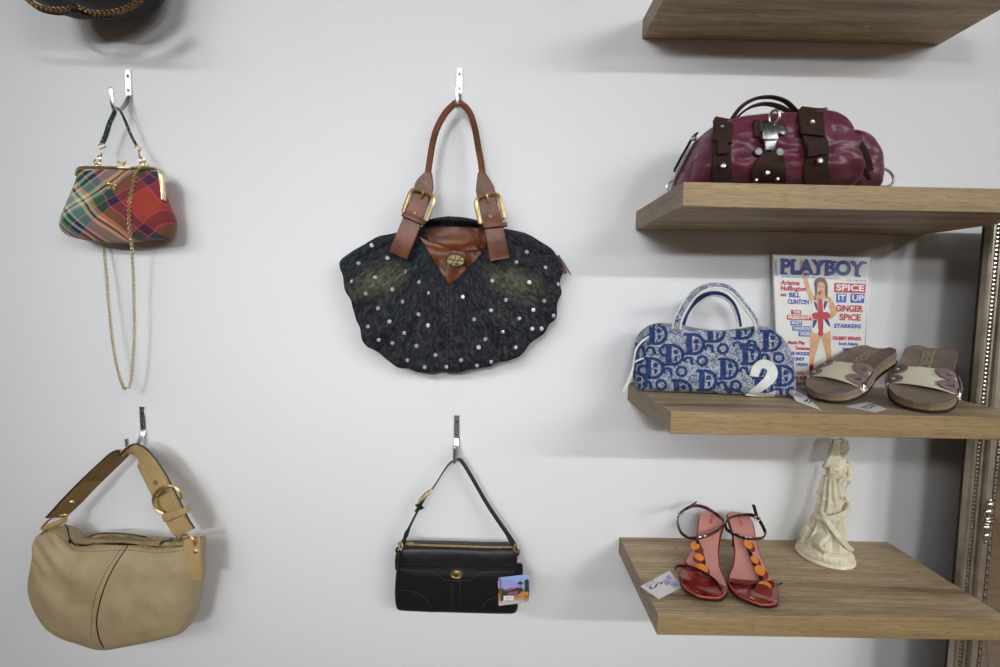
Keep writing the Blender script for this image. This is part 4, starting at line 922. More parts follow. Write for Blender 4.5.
    # wide straps over the front
    def lie(pts, off):
        o_ = []
        for x, y in pts:
            p = sight(bvh, c(x, y, .1), off); o_.append(p if p is not None else c(x, y, D+.03))
        for _ in range(3): o_ = [o_[0]]+[V((b_.x, (a_.y+2*b_.y+c_.y)/4-.0006, b_.z)) for a_, b_, c_ in zip(o_, o_[1:], o_[2:])]+[o_[-1]]
        return o_
    for s, (mid, w, up, loop) in enumerate((([(288, 152), (286, 164), (284, 178), (281, 215), (279, 260), (279, 300), (280, 345), (282, 392)], .030, [(286, 150), (284, 164), (281, 188), (278, 238)], (280, 258)), ([(628, 112), (627, 128), (625, 150), (630, 195), (640, 240), (648, 290), (650, 340), (648, 398)], .0365, [(628, 110), (626, 127), (624, 160), (625, 212)], (645, 262)))):
        q = lie(mid, .0110); q[0] = c(mid[0][0], mid[0][1], D+.012); q.insert(0, c(mid[0][0], mid[0][1]+8, D-.03))
        b = BM(); strap(b, cr(q, 6), w*1.08, .004, (1, 0, -.05 if s == 0 else .0)); st = obj('front_strap', b, su, root)
        q = lie(up, .0150); q[0] = c(up[0][0], up[0][1], D+.020); b = BM(); strap(b, cr(q, 5), w*1.1, .0035, (1, 0, -.1 if s == 0 else .02)); obj('strap_flap', b, su, st)
        q = lie([(loop[0]-2, loop[1]-26), loop, (loop[0]+2, loop[1]+26)], .0155); b = BM(); strap(b, cr(q, 4), w*(.62 if s == 0 else 1.0), .003, (1, 0, 0), bulge=.001); obj('strap_loop', b, su, st)
        top = c(mid[0][0], mid[0][1]+4, D+.018)
        b = BM(); tube(b, [top+V((-w*.62, 0, -.001)), top+V((w*.62, 0, .002))], .0024, 8)
        for k in (-1, 1): ball(b, top+V((w*.62*k, 0, .0005+.0015*k)), .0034)
        obj('pin', b, mt, st)
        for (x, y, r_, m_) in (((278, 182, .0042, mt), (282, 328, .0050, wm)) if s == 0 else ((624, 163, .0044, wm), (654, 308, .0054, wm))):
            p = sight(bvh, c(x, y, .1), .0200 if y < 200 else .0145); b = BM(); lathe(b, [(0, .0014), (r_*.35, .0016), (r_*.42, .0010), (r_*.8, .0016), (r_, .0004), (r_, -.003)], p, (0, -1, -.1 if y > 250 else .2), 20); obj('snap', b, m_, st)
    # handle
    b = BM(); q = cr([c(306, 178, .150), c(312, 160, .158), c(330, 128, .160), c(360, 96, .162), c(400, 74, .164), c(440, 66, .165), c(480, 68, .165), c(520, 82, .164), c(550, 108, .162), c(572, 132, .160), c(580, 152, .152)], 6)
    strap(b, q, .014, .0042, (0, 1, .25), bulge=.001); obj('handle', b, su, root)
    b = BM(); q = cr([c(318, 185, .105), c(330, 150, .10), c(380, 108, .09), c(440, 92, .085), c(500, 104, .09), c(552, 138, .10), c(566, 172, .105)], 6); strap(b, q, .014, .004, (0, 1, 0)); obj('handle', b, su, root)
    # central clip
    b = BM(); q = lie([(412, 158), (410, 185), (412, 220)], .004); q.insert(0, c(414, 150, D+.01)); strap(b, cr(q, 4), .011, .003, (1, 0, 0)); q = lie([(440, 138), (452, 160), (460, 178)], .005); q[0] = c(440, 136, D+.02); strap(b, cr(q, 4), .016, .003, (1, 0, .3)); cs = obj('clip_strap', b, su, root)
    p0 = sight(bvh, c(475, 195, .1), .006)
    def pp(x, y, o=.0): q = sight(bvh, c(x, y, .1), .007+o); return q
    b = BM()                                     # two rounded wings with a waist
    for (x, y, r_) in ((436, 185, .0090), (508, 190, .0110)): lathe(b, [(0, .002), (r_*.85, .002), (r_, .0008), (r_, -.001), (0, -.001)], pp(x, y), (0, -1, .35), 20, .8, (1, 0, 0))
    prism(b, [pp(x, y, .001) for x, y in ((432, 170), (505, 165), (515, 205), (440, 205))], (0, -.003, .001), .0006); clip = obj('clip_plate', b, mt, root)
    b = BM(); torus(b, pp(478, 142, .012), .0085, .0023, (.85, .5, .15), 24, 10, 1.0, 1.25); obj('clip_ring', b, wm, clip)
    b = BM(); prism(b, [pp(x, y, .006) for x, y in ((432, 196), (486, 192), (488, 230), (478, 236), (434, 236), (426, 228))], (0, -.005, .001), .001); prism(b, [pp(x, y, .004) for x, y in ((436, 232), (484, 232), (474, 272), (440, 272))], (0, -.004, 0), .001); obj('clip_block', b, metal_mat('worn pewter', (150, 150, 150), .4, .2), clip)
    b = BM()
    for (x, y, r_) in ((416, 276, .0072), (498, 278, .0072)): lathe(b, [(0, .002), (r_*.85, .002), (r_, .0008), (r_, -.001), (0, -.001)], pp(x, y), (0, -1, .15), 18)
    torus(b, pp(457, 268, .004), .0062, .0016, (0, 1, 0), 18, 8); obj('clip_wing', b, mt, clip)
    b = BM(); b.faces.new([b.verts.new(c(x, y, .2)) for x, y in ((440, 272), (462, 266), (486, 276), (512, 300), (520, 340), (520, 394), (384, 392), (390, 345), (412, 305))]); refine(b, .006)
    for v in b.verts:
        q = sight(bvh, v.co, .0055)
        if q is not None: v.co = q
    r = bmesh.ops.extrude_face_region(b, geom=b.faces[:])
    for g in r['geom']:
        if isinstance(g, bmesh.types.BMVert): g.co.y -= .0025
    tb = obj('clip_tab', b, su, root)
    for x, y, r_ in ((450, 356, .0048), (408, 384, .0034), (490, 380, .0036)):
        b = BM(); lathe(b, [(0, .0018), (r_*.5, .0018), (r_*.6, .0012), (r_*.85, .0018), (r_, .0004), (r_, -.003)], pp(x, y, .002), (0, -1, 0), 18); obj('rivet', b, metal_mat('brushed rivet', (180, 172, 160), .35), tb)
    # shoulders of the body where the zip runs
    b = BM(); q = cr([c(330, 152, .12), c(450, 140, .118), c(560, 134, .118)], 8); tube(b, q, .0018, 6); obj('top_zip', b, su, root)
build_burgundy()
# ---------------------------------------------------------------- blue woven handbag on the third shelf
def build_blue():
    c = crop(610, 270, 4.445); D = .095; Z0 = SHZ[2]+.0015
    root = thing('boston_bag', V((c(460, 550, D).x, -D, Z0)), 'blue and white woven handbag with a white figure two on its front', 'handbag')
    def weave(name, lo, hi):
        n = NT(name); n.set(Roughness=.95); n.b.inputs['Specular IOR Level'].default_value = .1
        co = n.coord(); f = n.noise(co, 420, 3, .7); g = n.noise(co, 90, 2)
        v = n.math('ADD', f, n.math('MULTIPLY', n.math('SUBTRACT', g, .5), .35))
        n.color(n.ramp(v, [(.40, lo), (.53, hi), (.66, tuple(min(255, x*1.16) for x in hi))])); n.bump(f, .9, .003); return n.m
    wv = weave('pale blue boucle', (60, 78, 118), (180, 183, 192)); nv = weave('navy boucle', (38, 52, 92), (58, 76, 122)); wh = plain('white terry', (226, 226, 222), .9, nz=.03, nscale=300, bump=.6)
    ol = [(138, 552), (134, 535), (128, 500), (124, 420), (130, 352), (146, 300), (174, 262), (225, 240), (300, 236), (420, 250), (520, 262), (600, 256), (672, 250), (718, 284), (748, 330), (766, 390), (768, 480), (764, 535), (758, 552), (740, 560), (640, 562), (460, 562), (300, 562), (140, 560)]
    out = resample(cr([c(x, y, D) for x, y in ol], 6, True), 120, True)
    zb = min(p.z for p in out)
    def flat(q): return V((q.x, q.y, Z0 if q.z < Z0+.012 else q.z))
    lo = min(q.z for q in out)
    out = [V((q.x, q.y, max(q.z, Z0))) for q in out]
    ang = .0
    def disp(p, f, fr):
        nz = noise.noise(p*24)*.005+noise.noise(p*60)*.0018
        # the front leans out towards its foot
        low = smooth01(Z0+.07, Z0, p.z)
        sl = (p.x-c(460, 0, D).x)*-.12
        return V((0, nz*min(1, f*1.5)-(low*.020*f if fr else 0)+sl, nz*.4*(1-f)+(-.006*math.exp(-((p.x-c(440, 0, D).x)/.05)**2)*smooth01(Z0+.09, Z0+.12, p.z))))
    b = inflate(BM(), out, -D, .036, .050, [c(230, 400, D), c(460, 420, D), c(690, 410, D)], 24, .55, disp)
    for v in b.verts: v.co.z = max(v.co.z, Z0)
    body = obj('woven_body', b, wv, root, ang=75); bvh = surf(body)
    # navy letters of the weave
    b = BM()
    def put(draw, off=.0009):
        t = BM(); draw(t); refine(t, .004)
        drop = []
        for v in t.verts:
            q = sight(bvh, v.co, off)
            if q is None: drop.append(v)
            else:
                v.co = q+V((noise.noise(v.co*500)*.0009, 0, noise.noise(v.co*500+V((9, 9, 9)))*.0009)); v.co.z = max(v.co.z, Z0+.0005)
        bmesh.ops.delete(t, geom=drop, context='VERTS')
        m = bpy.data.meshes.new('t'); t.to_mesh(m); b.from_mesh(m); t.free(); bpy.data.meshes.remove(m)
    def poly(t, pts): t.faces.new([t.verts.new(c(x, y, .13)) for x, y in pts])
    def ring(t, cx, cy, rx, ry, w, a0=0, a1=360, n_=18):
        for i in range(n_):
            A = math.radians(a0+(a1-a0)*i/n_); B_ = math.radians(a0+(a1-a0)*(i+1)/n_)
            poly(t, [(cx+rx*math.cos(A), cy-ry*math.sin(A)), (cx+rx*math.cos(B_), cy-ry*math.sin(B_)), (cx+(rx-w)*math.cos(B_), cy-(ry-w)*math.sin(B_)), (cx+(rx-w)*math.cos(A), cy-(ry-w)*math.sin(A))])
    def unit(x, y):
        def D_(t):
            poly(t, [(x-42, y-46), (x-16, y-46), (x-16, y+46), (x-42, y+46)]); poly(t, [(x-54, y-50), (x-4, y-50), (x-4, y-38), (x-54, y-38)]); poly(t, [(x-52, y+36), (x-6, y+36), (x-6, y+48), (x-52, y+48)])
            ring(t, x-8, y, 50, 49, 15, -90, 90)
        put(D_); 
        put(lambda t: ring(t, x+2, y-14, 11, 11, 10)); put(lambda t: poly(t, [(x-4, y+4), (x+10, y+4), (x+8, y+26), (x-2, y+26)]))
        put(lambda t: ring(t, x+28, y+74, 27, 26, 12)); put(lambda t: ring(t, x-34, y+70, 22, 16, 11, 20, 230)); put(lambda t: poly(t, [(x-30, y+66), (x-16, y+62), (x-8, y+92), (x-22, y+92)]))
    for x, y in ((200, 437), (290, 378), (382, 330), (474, 276), (325, 535), (437, 492), (532, 440), (630, 375), (722, 316), (600, 262), (128, 500), (215, 285), (780, 470), (685, 525), (560, 575), (120, 372)):
        unit(x, y)
    obj('letter_pattern', b, nv, root, recalc=False, ang=80)
    # white figure
    b = BM(); two = [(x, 398+(y-400)*.9) for x, y in ((622, 468), (630, 438), (652, 414), (688, 402), (722, 410), (744, 438), (742, 472), (722, 502), (694, 528), (672, 546), (712, 549), (744, 540), (734, 582), (690, 573), (640, 566), (598, 566), (612, 548), (648, 522), (680, 494), (698, 466), (694, 444), (676, 436), (660, 450), (656, 472), (640, 482))]
    arm = cr([V(p+(0,)) for p in ((640, 472), (648, 440), (668, 420), (694, 418), (714, 434), (720, 458), (708, 484), (684, 508), (652, 532), (622, 552))], 4); N = len(arm)
    def edge(k, s):
        t = (arm[min(k+1, N-1)]-arm[max(k-1, 0)]).normalized(); w = interp([(0, 19), (.35, 19), (.6, 25), (1, 13)], k/(N-1)); return arm[k]+V((t.y, -t.x, 0))*s*w
    L2 = [b.verts.new(c(edge(k, 1).x, edge(k, 1).y, .13)) for k in range(N)]; R2 = [b.verts.new(c(edge(k, -1).x, edge(k, -1).y, .13)) for k in range(N)]
    for k in range(N-1): b.faces.new((L2[k], L2[k+1], R2[k+1], R2[k]))
    b.faces.new([b.verts.new(c(x, y, .1305)) for x, y in ((600, 556), (628, 538), (660, 546), (700, 548), (736, 534), (728, 568), (690, 562), (640, 560))])
    refine(b, .005)
    for v in b.verts:
        q = sight(bvh, v.co, .0024)
        if q is not None: v.co = q
        v.co.z = max(v.co.z, Z0+.0005)
    r = bmesh.ops.extrude_face_region(b, geom=b.faces[:])
    for g in r['geom']:
        if isinstance(g, bmesh.types.BMVert): g.co.y -= .0016
    obj('figure_two', b, wh, root)
    # handles with white piping
    for nm, (front, w, fx) in enumerate((([(296, 262), (304, 220), (328, 170), (370, 110), (422, 76), (474, 68), (522, 78), (566, 116), (610, 172), (642, 218), (656, 262)], .0125, .132), ([(322, 250), (340, 196), (372, 150), (420, 114), (466, 104), (510, 116), (545, 150), (566, 200), (576, 252)], .0120, .075))):
        pl = cr([c(x, y, fx-(.004 if 1 < i < len(front)-2 else 0)) for i, (x, y) in enumerate(front)], 7)
        N = len(pl); out_ = []
        for i in range(N):
            T = (pl[min(i+1, N-1)]-pl[max(i-1, 0)]).normalized(); out_.append((T.cross(V((0, 1, 0)))*.75+V((0, .6, 0))).normalized())
        b = BM(); strap(b, pl, w, .006, out_, bulge=.0015); h = obj('handle', b, nv if nm else wv, root)
        b = BM()
        for k in (-1, 1): tube(b, [p+o*k*w*.52 for p, o in zip(pl, out_)], .0022, 6)
        obj('handle_piping', b, wh, h)
    b = BM()
    for x, y in ((240, 265), (300, 300), (420, 300), (590, 300), (690, 300)): pass
    b.free()
    # zip tassel at the left end
    b = BM(); q = cr([c(172, 296, .12), c(140, 320, .125), c(116, 352, .125), c(106, 400, .120), c(100, 440, .118)], 5); tube(b, q, .0021, 6); tl = obj('zip_cord', b, wh, root)
    b = BM(); strap(b, cr([c(102, 432, .118), c(92, 470, .118), c(76, 510, .118), c(60, 540, .118)], 4), [interp([(0, .0045), (1, .0082)], i/12) for i in range(13)], .004, (1, .3, .2)); obj('tassel', b, wh, tl)
    b = BM(); tube(b, cr([c(150, 392, .125), c(128, 400, .125), c(110, 410, .122)], 4), .0018, 6); obj('zip_end', b, wh, tl)
    b = BM(); q = cr([c(108, 480, .10), c(118, 380, .118), c(160, 300, .112), c(205, 262, .10)], 6); tube(b, q, .0022, 6); obj('end_piping', b, nv, body)
build_blue()
# ---------------------------------------------------------------- magazine leaning on the wall
def build_magazine():
    Z0 = SHZ[2]
    TL, TR, BL, BR = P(773, 254, -.016), P(870, 257.5, -.016), P(779, 389.5, -.040), P(860, 393, -.040)
    for q in (BL, BR): q.z = Z0+.0006
    root = thing('magazine', (BL+BR)/2, 'white pin-up magazine in a clear sleeve leaning on the wall behind the blue bag', 'magazine')
    nrm = (TR-TL).cross(TL-BL).normalized()
    if nrm.y > 0: nrm = -nrm
    def uv(x, y, o=0.0):                          # cover coordinates: x 0..100 across, y 0..135 down
        u, v = x/100, y/135; return TL+(TR-TL)*u+(BL-TL)*v+(TL-TR-BL+BR)*(u*v)+nrm*o
    b = BM(); prism(b, [uv(0, 0), uv(100, 0), uv(100, 135), uv(0, 135)], -nrm*.006, .0005)
    pap = plain('coated white paper', (222, 219, 214), .28, nz=.02, nscale=12, spec=.5); cv = obj('cover', b, pap, root)
    red, blu, pal = plain('red ink', (186, 36, 52), .35), plain('blue ink', (52, 78, 170), .35), plain('royal blue masthead ink', (42, 62, 150), .35)
    grey = plain('pale blue ink', (104, 120, 176), .4)
    def ux(x, y): return uv(x+1, y)-uv(x, y)
    def uy(x, y): return uv(x, y)-uv(x, y+1)
    def txt(s, x, y, h, w, m, bold=0.0, o=.0009):
        b = BM(); sc = ux(x, y).length
        text_bm(b, s, h*sc*1.38, facing(uv(x, y, o), ux(x, y), uy(x, y)), .00004, bold*sc, maxw=w*sc); obj('masthead' if s == 'PLAYBOY' else 'printed_line', b, m, cv, recalc=False)
    def rect(x0, y0, x1, y1, m, o=.0006):
        b = BM(); prism(b, [uv(x0, y0, o), uv(x1, y0, o), uv(x1, y1, o), uv(x0, y1, o)], -nrm*.0002); obj('printed_block', b, m, cv)
    # masthead in heavy slab letters
    txt('PLAYBOY', 50, 12.5, 14.5, 88, pal, 1.0)
    sb = BM()
    for x0, x1, y in ((7, 14, 19.2), (18.5, 29, 19.2), (31, 37, 19.2), (41, 46.5, 19.2), (53, 58.5, 19.2), (60, 66, 5.8), (86, 91.5, 19.2), (7, 13, 5.8), (18.5, 24, 5.8), (80, 86, 5.8), (92, 97, 5.8), (46, 52, 5.8), (57, 62, 5.8)): prism(sb, [uv(x0, y-1, .0008), uv(x1, y-1, .0008), uv(x1, y+1, .0008), uv(x0, y+1, .0008)], -nrm*.0002)
    obj('masthead_serifs', sb, pal, cv)
    txt('ENTERTAINMENT FOR MEN  SPRING EDITION', 38, 22.5, 1.6, 60, blu); txt('MAY 1998  $4.95', 87, 24, 1.5, 20, blu)
    txt('Arianna', 17, 28.5, 5, 20, red, .25); txt('Huffington', 20, 34.2, 5, 27, red, .25); txt('on', 9, 40.5, 4, 6, red, .25); txt('BILL', 21, 40.8, 5, 12, blu, .25); txt('CLINTON', 25, 47.5, 5, 23, blu, .25)
    wh = plain('white ink', (232, 230, 226), .35)
    rect(17, 55.5, 28, 60, red); txt('THE', 22.5, 57.8, 3.2, 8, wh, .15, .0011); rect(12, 60.8, 42, 65.6, red); txt("PRESIDENT'S", 27, 63.2, 3.4, 28, wh, .15, .0011)
    rect(16, 66.4, 29, 71, blu); txt('MOST', 22.5, 68.7, 3.2, 11, wh, .15, .0011); rect(18, 71.6, 39, 76.4, blu); txt('DANGEROUS', 28.5, 74, 3.4, 19, wh, .15, .0011); rect(25, 77, 39, 82, blu); txt('ORDER', 32, 79.5, 3.4, 12, wh, .15, .0011)
    txt('Match Play', 22, 88.5, 4, 20, red, .25); txt('Twosome', 29, 94, 4, 17, red, .25); txt('TIGER WOODS', 23, 99.5, 4, 28, blu, .2); txt('CINDY', 25, 105, 4, 13, blu, .2); txt('URBAN', 28, 110.5, 4, 14, blu, .2)
    txt('CARS', 24, 119, 4, 12, red, .2); txt('FOR EVER', 25, 124, 4, 20, red, .2); txt('Sun Down', 31, 129.5, 4, 20, blu, .2)
    rect(64, 27, 97.5, 36.5, red); txt('SPICE', 80.8, 31.8, 6.6, 30, wh, .25, .0011); rect(66.5, 37.5, 77.5, 46.5, blu); txt('IT', 72, 42, 6.4, 8, wh, .25, .0011); rect(82, 37.5, 97, 46.5, blu); txt('UP', 89.5, 42, 6.4, 12.5, wh, .25, .0011)
    txt('GiNGER', 81, 52.8, 7, 30, red, .3); txt('SPiCE', 82.5, 61.6, 7, 24, red, .3); txt('STARKERS', 80, 70.5, 4.6, 30, blu, .2)
    txt('DILBERT SPEAKS!', 80, 83, 4, 32, red, .25); txt('Scott Adams', 82, 88.3, 3.8, 22, blu, .15); txt('Interviewed', 86, 93.6, 3.8, 20, blu, .15)
    txt('THE 25 BEST', 84, 102, 4, 23, red, .2); txt('THINGS', 75, 107.3, 4, 14, red, .2); txt('GUYS', 90, 107.3, 4, 11, blu, .2); txt('DO IN BED', 90, 113, 4, 18, blu, .2); rect(76, 119, 88, 124, red); rect(74, 124.8, 92, 130, blu)
    # printed figure in a flag leotard
    def pol(nm, polys, m, o):
        b = BM()
        for pg in polys:
            q = [b.verts.new(uv(v.x, v.y, o)) for v in cr([V(p+(0,)) for p in pg], 4, True)]; f = b.faces.new(q); bmesh.ops.triangulate(b, faces=[f])
        return obj(nm, b, m, cv, recalc=False)
    skin = plain('printed skin', (206, 158, 116), .35, nz=.08, nscale=60)
    pol('printed_figure', [[(27.5, 6), (30, 5), (32, 10), (34, 20), (38, 32), (42, 41), (47, 42), (46, 48), (39, 48), (35, 38), (30.5, 24), (28, 12)],
        [(44, 30), (46, 25), (51, 24), (54.5, 28), (54, 35), (50.5, 40), (46.5, 38)], [(45, 38), (54, 37), (58, 42), (56, 48), (42, 48)],
        [(56, 41), (61, 43), (66, 52), (68, 57), (62, 63), (57, 65), (56, 62), (61, 57), (58, 51)],
        [(39, 76), (50, 80), (47, 92), (43, 104), (41.5, 116), (37.5, 117), (37, 105), (38, 92)], [(50, 78), (60, 74), (62, 90), (63, 104), (64, 118), (60, 118), (57.5, 104), (54, 92)]], skin, .0007)
    pol('printed_hair', [[(43, 34), (42.5, 27), (46, 22.5), (52, 22.5), (56, 27), (57, 36), (55.5, 43), (53.8, 36), (53.5, 29), (50, 26.5), (46.5, 27.5), (45.5, 36), (44, 42)]], plain('printed auburn hair', (96, 62, 54), .35), .0010)
    pol('printed_leotard', [[(41, 45), (46, 47), (50, 46), (54, 45.5), (57, 44), (58.5, 52), (57.5, 60), (61, 72), (58, 77), (52, 79), (50, 81), (47, 79), (40, 76), (42.5, 62), (41, 53)]], plain('white cloth print', (228, 224, 220), .35), .0008)
    pol('printed_cross', [[(46.5, 47), (51.5, 46.5), (52.5, 78), (47.5, 78)], [(41.5, 58), (58, 57), (58.5, 63), (41.5, 64)]], red, .0010)
    pol('printed_flag_fields', [[(42, 47), (45.5, 48.5), (45.5, 56)], [(53, 47), (57, 46), (53.5, 55)], [(41.5, 66), (46, 65), (41.2, 74)], [(53.5, 64.5), (58, 64), (60.5, 72)], [(46.5, 78), (53, 78), (50, 82)]], plain('navy ink', (44, 52, 92), .35), .0009)
    pol('printed_boots', [[(37.3, 111), (41.8, 111), (42.2, 122), (42.8, 128), (41, 130), (40, 128), (38, 131), (35, 131), (34.8, 127), (37, 122)], [(60, 111), (64.5, 111), (65.5, 122), (66.5, 130), (62.5, 131), (61, 124)]], plain('boot red ink', (166, 30, 40), .35), .0010)
    pol('printed_face', [[(46.8, 31), (48.2, 30.7), (48.4, 31.5), (46.9, 31.8)], [(50.6, 30.8), (52.2, 31), (52.1, 31.8), (50.6, 31.6)], [(48.3, 35.6), (51, 35.6), (49.7, 36.6)]], plain('printed features', (120, 50, 50), .35), .0011)
    b = BM()                                      # clear sleeve: folded rims round the cover
    for a, e in (((-1.5, -1.2), (101, -1.2)), ((101, -1.2), (101.2, 134)), ((-1.5, -1.2), (-1.5, 134))): tube(b, [uv(*a, .0006), uv((a[0]+e[0])/2, (a[1]+e[1])/2, .0012), uv(*e, .0006)], .0009, 6)
    gl = NT('clear sleeve film'); gl.color((235, 236, 232)); gl.set(Roughness=.15); gl.b.inputs['Transmission Weight'].default_value = .6; obj('sleeve_edge', b, gl.m, root)
    b = BM(); text_bm(b, 'PLAYBOY', .008, facing(uv(2.0, 14, .0009), -uy(2, 14), ux(2, 14)), .00004); obj('spine_lettering', b, blu, cv, recalc=False)
build_magazine()
# ---------------------------------------------------------------- pair of suede slides propped on the wall
def build_slide(toe, heel, mirror, label, roll=0.0):
    """local frame: u from toe to heel along the sole, s across (towards the wearer's right seen from the toe), n up from the footbed"""
    root = thing('slide_sandal', V((toe.x, toe.y, SHZ[2])), label, 'sandal', 'pair of brown suede slides')
    U = (heel-toe); L = U.length; U.normalize(); Sd = V((U.y, -U.x, 0)).normalized(); Sd = Sd if Sd.x > 0 else -Sd; Nn = Sd.cross(U).normalized()
    if Nn.z < 0: Nn = -Nn
    Sd = (Sd+Nn*roll).normalized(); Nn = Sd.cross(U).normalized(); Nn = Nn if Nn.z > 0 else -Nn
    def X(u, s, n): return toe+U*u+Sd*(s*mirror)+Nn*n
    def half(t):                                  # t 0 toe .. 1 heel: (centre shift, half width)
        w = interp([(0, .010), (.02, .022), (.06, .034), (.14, .043), (.26, .0475), (.38, .046), (.52, .041), (.66, .0375), (.8, .038), (.9, .038), (.96, .034), (.99, .026), (1, .018)], t)
        return interp([(0, .006), (.2, .002), (.5, -.003), (1, 0)], t), w
    K = 40; ts = [.5-.5*math.cos(PI*k/K) for k in range(K+1)]
    def lay(nm, n0, n1, grow, m, parent, cup=0.0):
        b = BM(); rings = []
        for t in ts:
            c_, w = half(t); w += grow; u = L*t+(grow*(2*t-1)); h0 = n0(t); h1 = n1(t); r = []
            for q in (-1, -.96, -.8, -.55, -.25, 0, .25, .55, .8, .96, 1): r.append(X(u, c_+w*q, h1+cup*(abs(q)**2.5)*(.4+.6*t)))
            for q in (1, .9, 0, -.9, -1): r.append(X(u, c_+w*q, h0))
            rings.append(r)
        loft(b, rings); return obj(nm, b, m, parent)
    # the sole is flat on the shelf under the toes and climbs with the footbed to the heel
    bed = lambda t: .019+.006*t+.002*math.sin(PI*t)
    brn = leather_mat('taupe suede', (130, 114, 103), .85, .15, 800, .2, .12, .15); edge = leather_mat('cork sole', (150, 128, 92), .8, .2, 260, .3, .1, .2)
    blk = plain('black rubber', (32, 30, 32), .6); cream = leather_mat('cream leather', (222, 216, 192), .5, .05, 500, .15, .04, .35); mau = leather_mat('mauve brown suede', (134, 114, 112), .8, .15, 700, .25, .12, .15)
    lay('outsole', lambda t: .0005, lambda t: .006, .001, blk, root); lay('cork_sole', lambda t: .006, lambda t: .012+.005*t, .0, edge, root)
    fb = lay('footbed', lambda t: .012+.005*t, bed, .0008, brn, root, .0045)
    # name on the footbed, read from the toe's end towards the heel
    b = BM(); up = U.cross(Nn)
    text_bm(b, 'DIESEL', .024, Matrix.Identity(4), .0, .0006, maxw=.088)
    M = facing(X(L*.70, half(.7)[0]-.004*mirror, bed(.7)+.0014), U, -Sd if (-Sd).cross(U).dot(Nn) < 0 else Sd)
    R_ = U; Uv = Nn.cross(R_); M = Matrix(((R_.x, Uv.x, Nn.x, 0), (R_.y, Uv.y, Nn.y, 0), (R_.z, Uv.z, Nn.z, 0), (0, 0, 0, 1)))
    M.translation = X(L*.745, half(.74)[0], bed(.74)+.0014); b.transform(M)
    obj('footbed_lettering', b, plain('olive stamped lettering', (158, 152, 118), .6), fb, recalc=False)
    b = BM(); rings = []
    for t in (.62, .68, .74, .80, .86, .9): pass
    b.free()
    # broad strap over the forefoot
    def arch(u, a, lift=0.0, g=.0):                # a 0..1 across from the outer to the inner edge
        t = u/L; c_, w = half(t); w += .004+g
        x = -math.cos(PI*a)*w; z = .006+(math.sin(PI*a)**.55)*(.027+.010*(u-.055)/.06)+lift
        return X(u, c_+x, z)
    def band(nm, u0, u1, a0, a1, m, lift, th=.0028, parent=root, wav=None):
        b = BM(); NA, NU = 36, 8; g = []
        for i in range(NA+1):
            a = a0+(a1-a0)*i/NA; lo, hi = u0(a), u1(a)
            g.append([arch(lo+(hi-lo)*j/NU, a, lift) for j in range(NU+1)])
        rings = []
        for i in range(NA+1):
            a = a0+(a1-a0)*i/NA; top = g[i]; low = [arch(u0(a)+(u1(a)-u0(a))*j/NU, a, lift-th) for j in range(NU+1)]
            rings.append(top+low[::-1])
        loft(b, rings); return obj(nm, b, m, parent)
    mid = lambda a: math.sin(PI*a)
    cr_ = band('cream_strap', lambda a: .050-.004*mid(a)+.006*math.cos(PI*a), lambda a: .106-.006*mid(a)**2, .03, .97, cream, .0)
    def patch(nm, ca, cu, ra, ru, lift, m=mau, th=.0022):
        b = BM(); n_ = 26; top = [arch(cu+ru*math.sin(2*PI*k/n_), max(.005, min(.995, ca+ra*math.cos(2*PI*k/n_))), lift) for k in range(n_)]
        mid_ = arch(cu, ca, lift+.0004); vs_ = [b.verts.new(p) for p in top]; cv_ = b.verts.new(mid_); lo = [b.verts.new(arch(cu+ru*math.sin(2*PI*k/n_), max(.005, min(.995, ca+ra*math.cos(2*PI*k/n_))), lift-th)) for k in range(n_)]
        for k in range(n_):
            j = (k+1) % n_; b.faces.new((vs_[k], vs_[j], cv_)); b.faces.new((vs_[j], vs_[k], lo[k], lo[j]))
        return obj(nm, b, m, cr_)
    def eye(a, u, lift):
        p = arch(u, a, lift); d = (arch(u+.004, a, lift)-p).cross(arch(u, a+.02, lift)-p).normalized(); d = d if d.z > 0 else -d
        b = BM(); lathe(b, [(.0012, .0004), (.0018, .0014), (.0034, .0016), (.0042, .0004), (.0042, -.001)], p, d, 14); obj('eyelet', b, MAT['steel'], cr_)
        b = BM(); lathe(b, [(0, .0006), (.0016, .0006)], p, d, 10); obj('eyelet_hole', b, blk, cr_)
    for ca, cu, ra, ru in ((.20, .092, .16, .016), (.17, .060, .16, .0125), (.79, .090, .18, .019), (.80, .056, .18, .0145)):
        patch('suede_patch', ca, cu, ra, ru, .0026); eye(ca+(.03 if ca < .5 else -.03), cu, .0028)
    for s_ in (0, 1):
        a = .05 if s_ == 0 else .95
        b = BM(); strap(b, [arch(.056, a, .003), arch(.078, a, .0035), arch(.104, a, .003)], .014, .003, Nn); obj('side_tab', b, mau, cr_)
        b = BM(); q = cr([arch(.046, a, .001), arch(.052, a+(.05 if s_ == 0 else -.05), .005), arch(.062, a+(.02 if s_ == 0 else -.02), .006)], 4); tube(b, q, .0016, 6); obj('buckle_bar', b, MAT['steel'], cr_)
    b = BM(); tube(b, cr([arch(.049-.004*mid(a)+.006*math.cos(PI*a), a, -.001) for a in [i/14*.94+.03 for i in range(15)]], 3), .0017, 6); obj('strap_binding', b, cream, cr_)
    return root
build_slide(V((.617, -.158, SHZ[2]+.0005)), V((.800, -.067, SHZ[2]+.072)), 1, 'left of the two brown slides, nearer the magazine')
build_slide(V((.738, -.225, SHZ[2]+.0005)), V((.899, -.078, SHZ[2]+.076)), 1, 'right of the two brown slides, nearer the mirror')
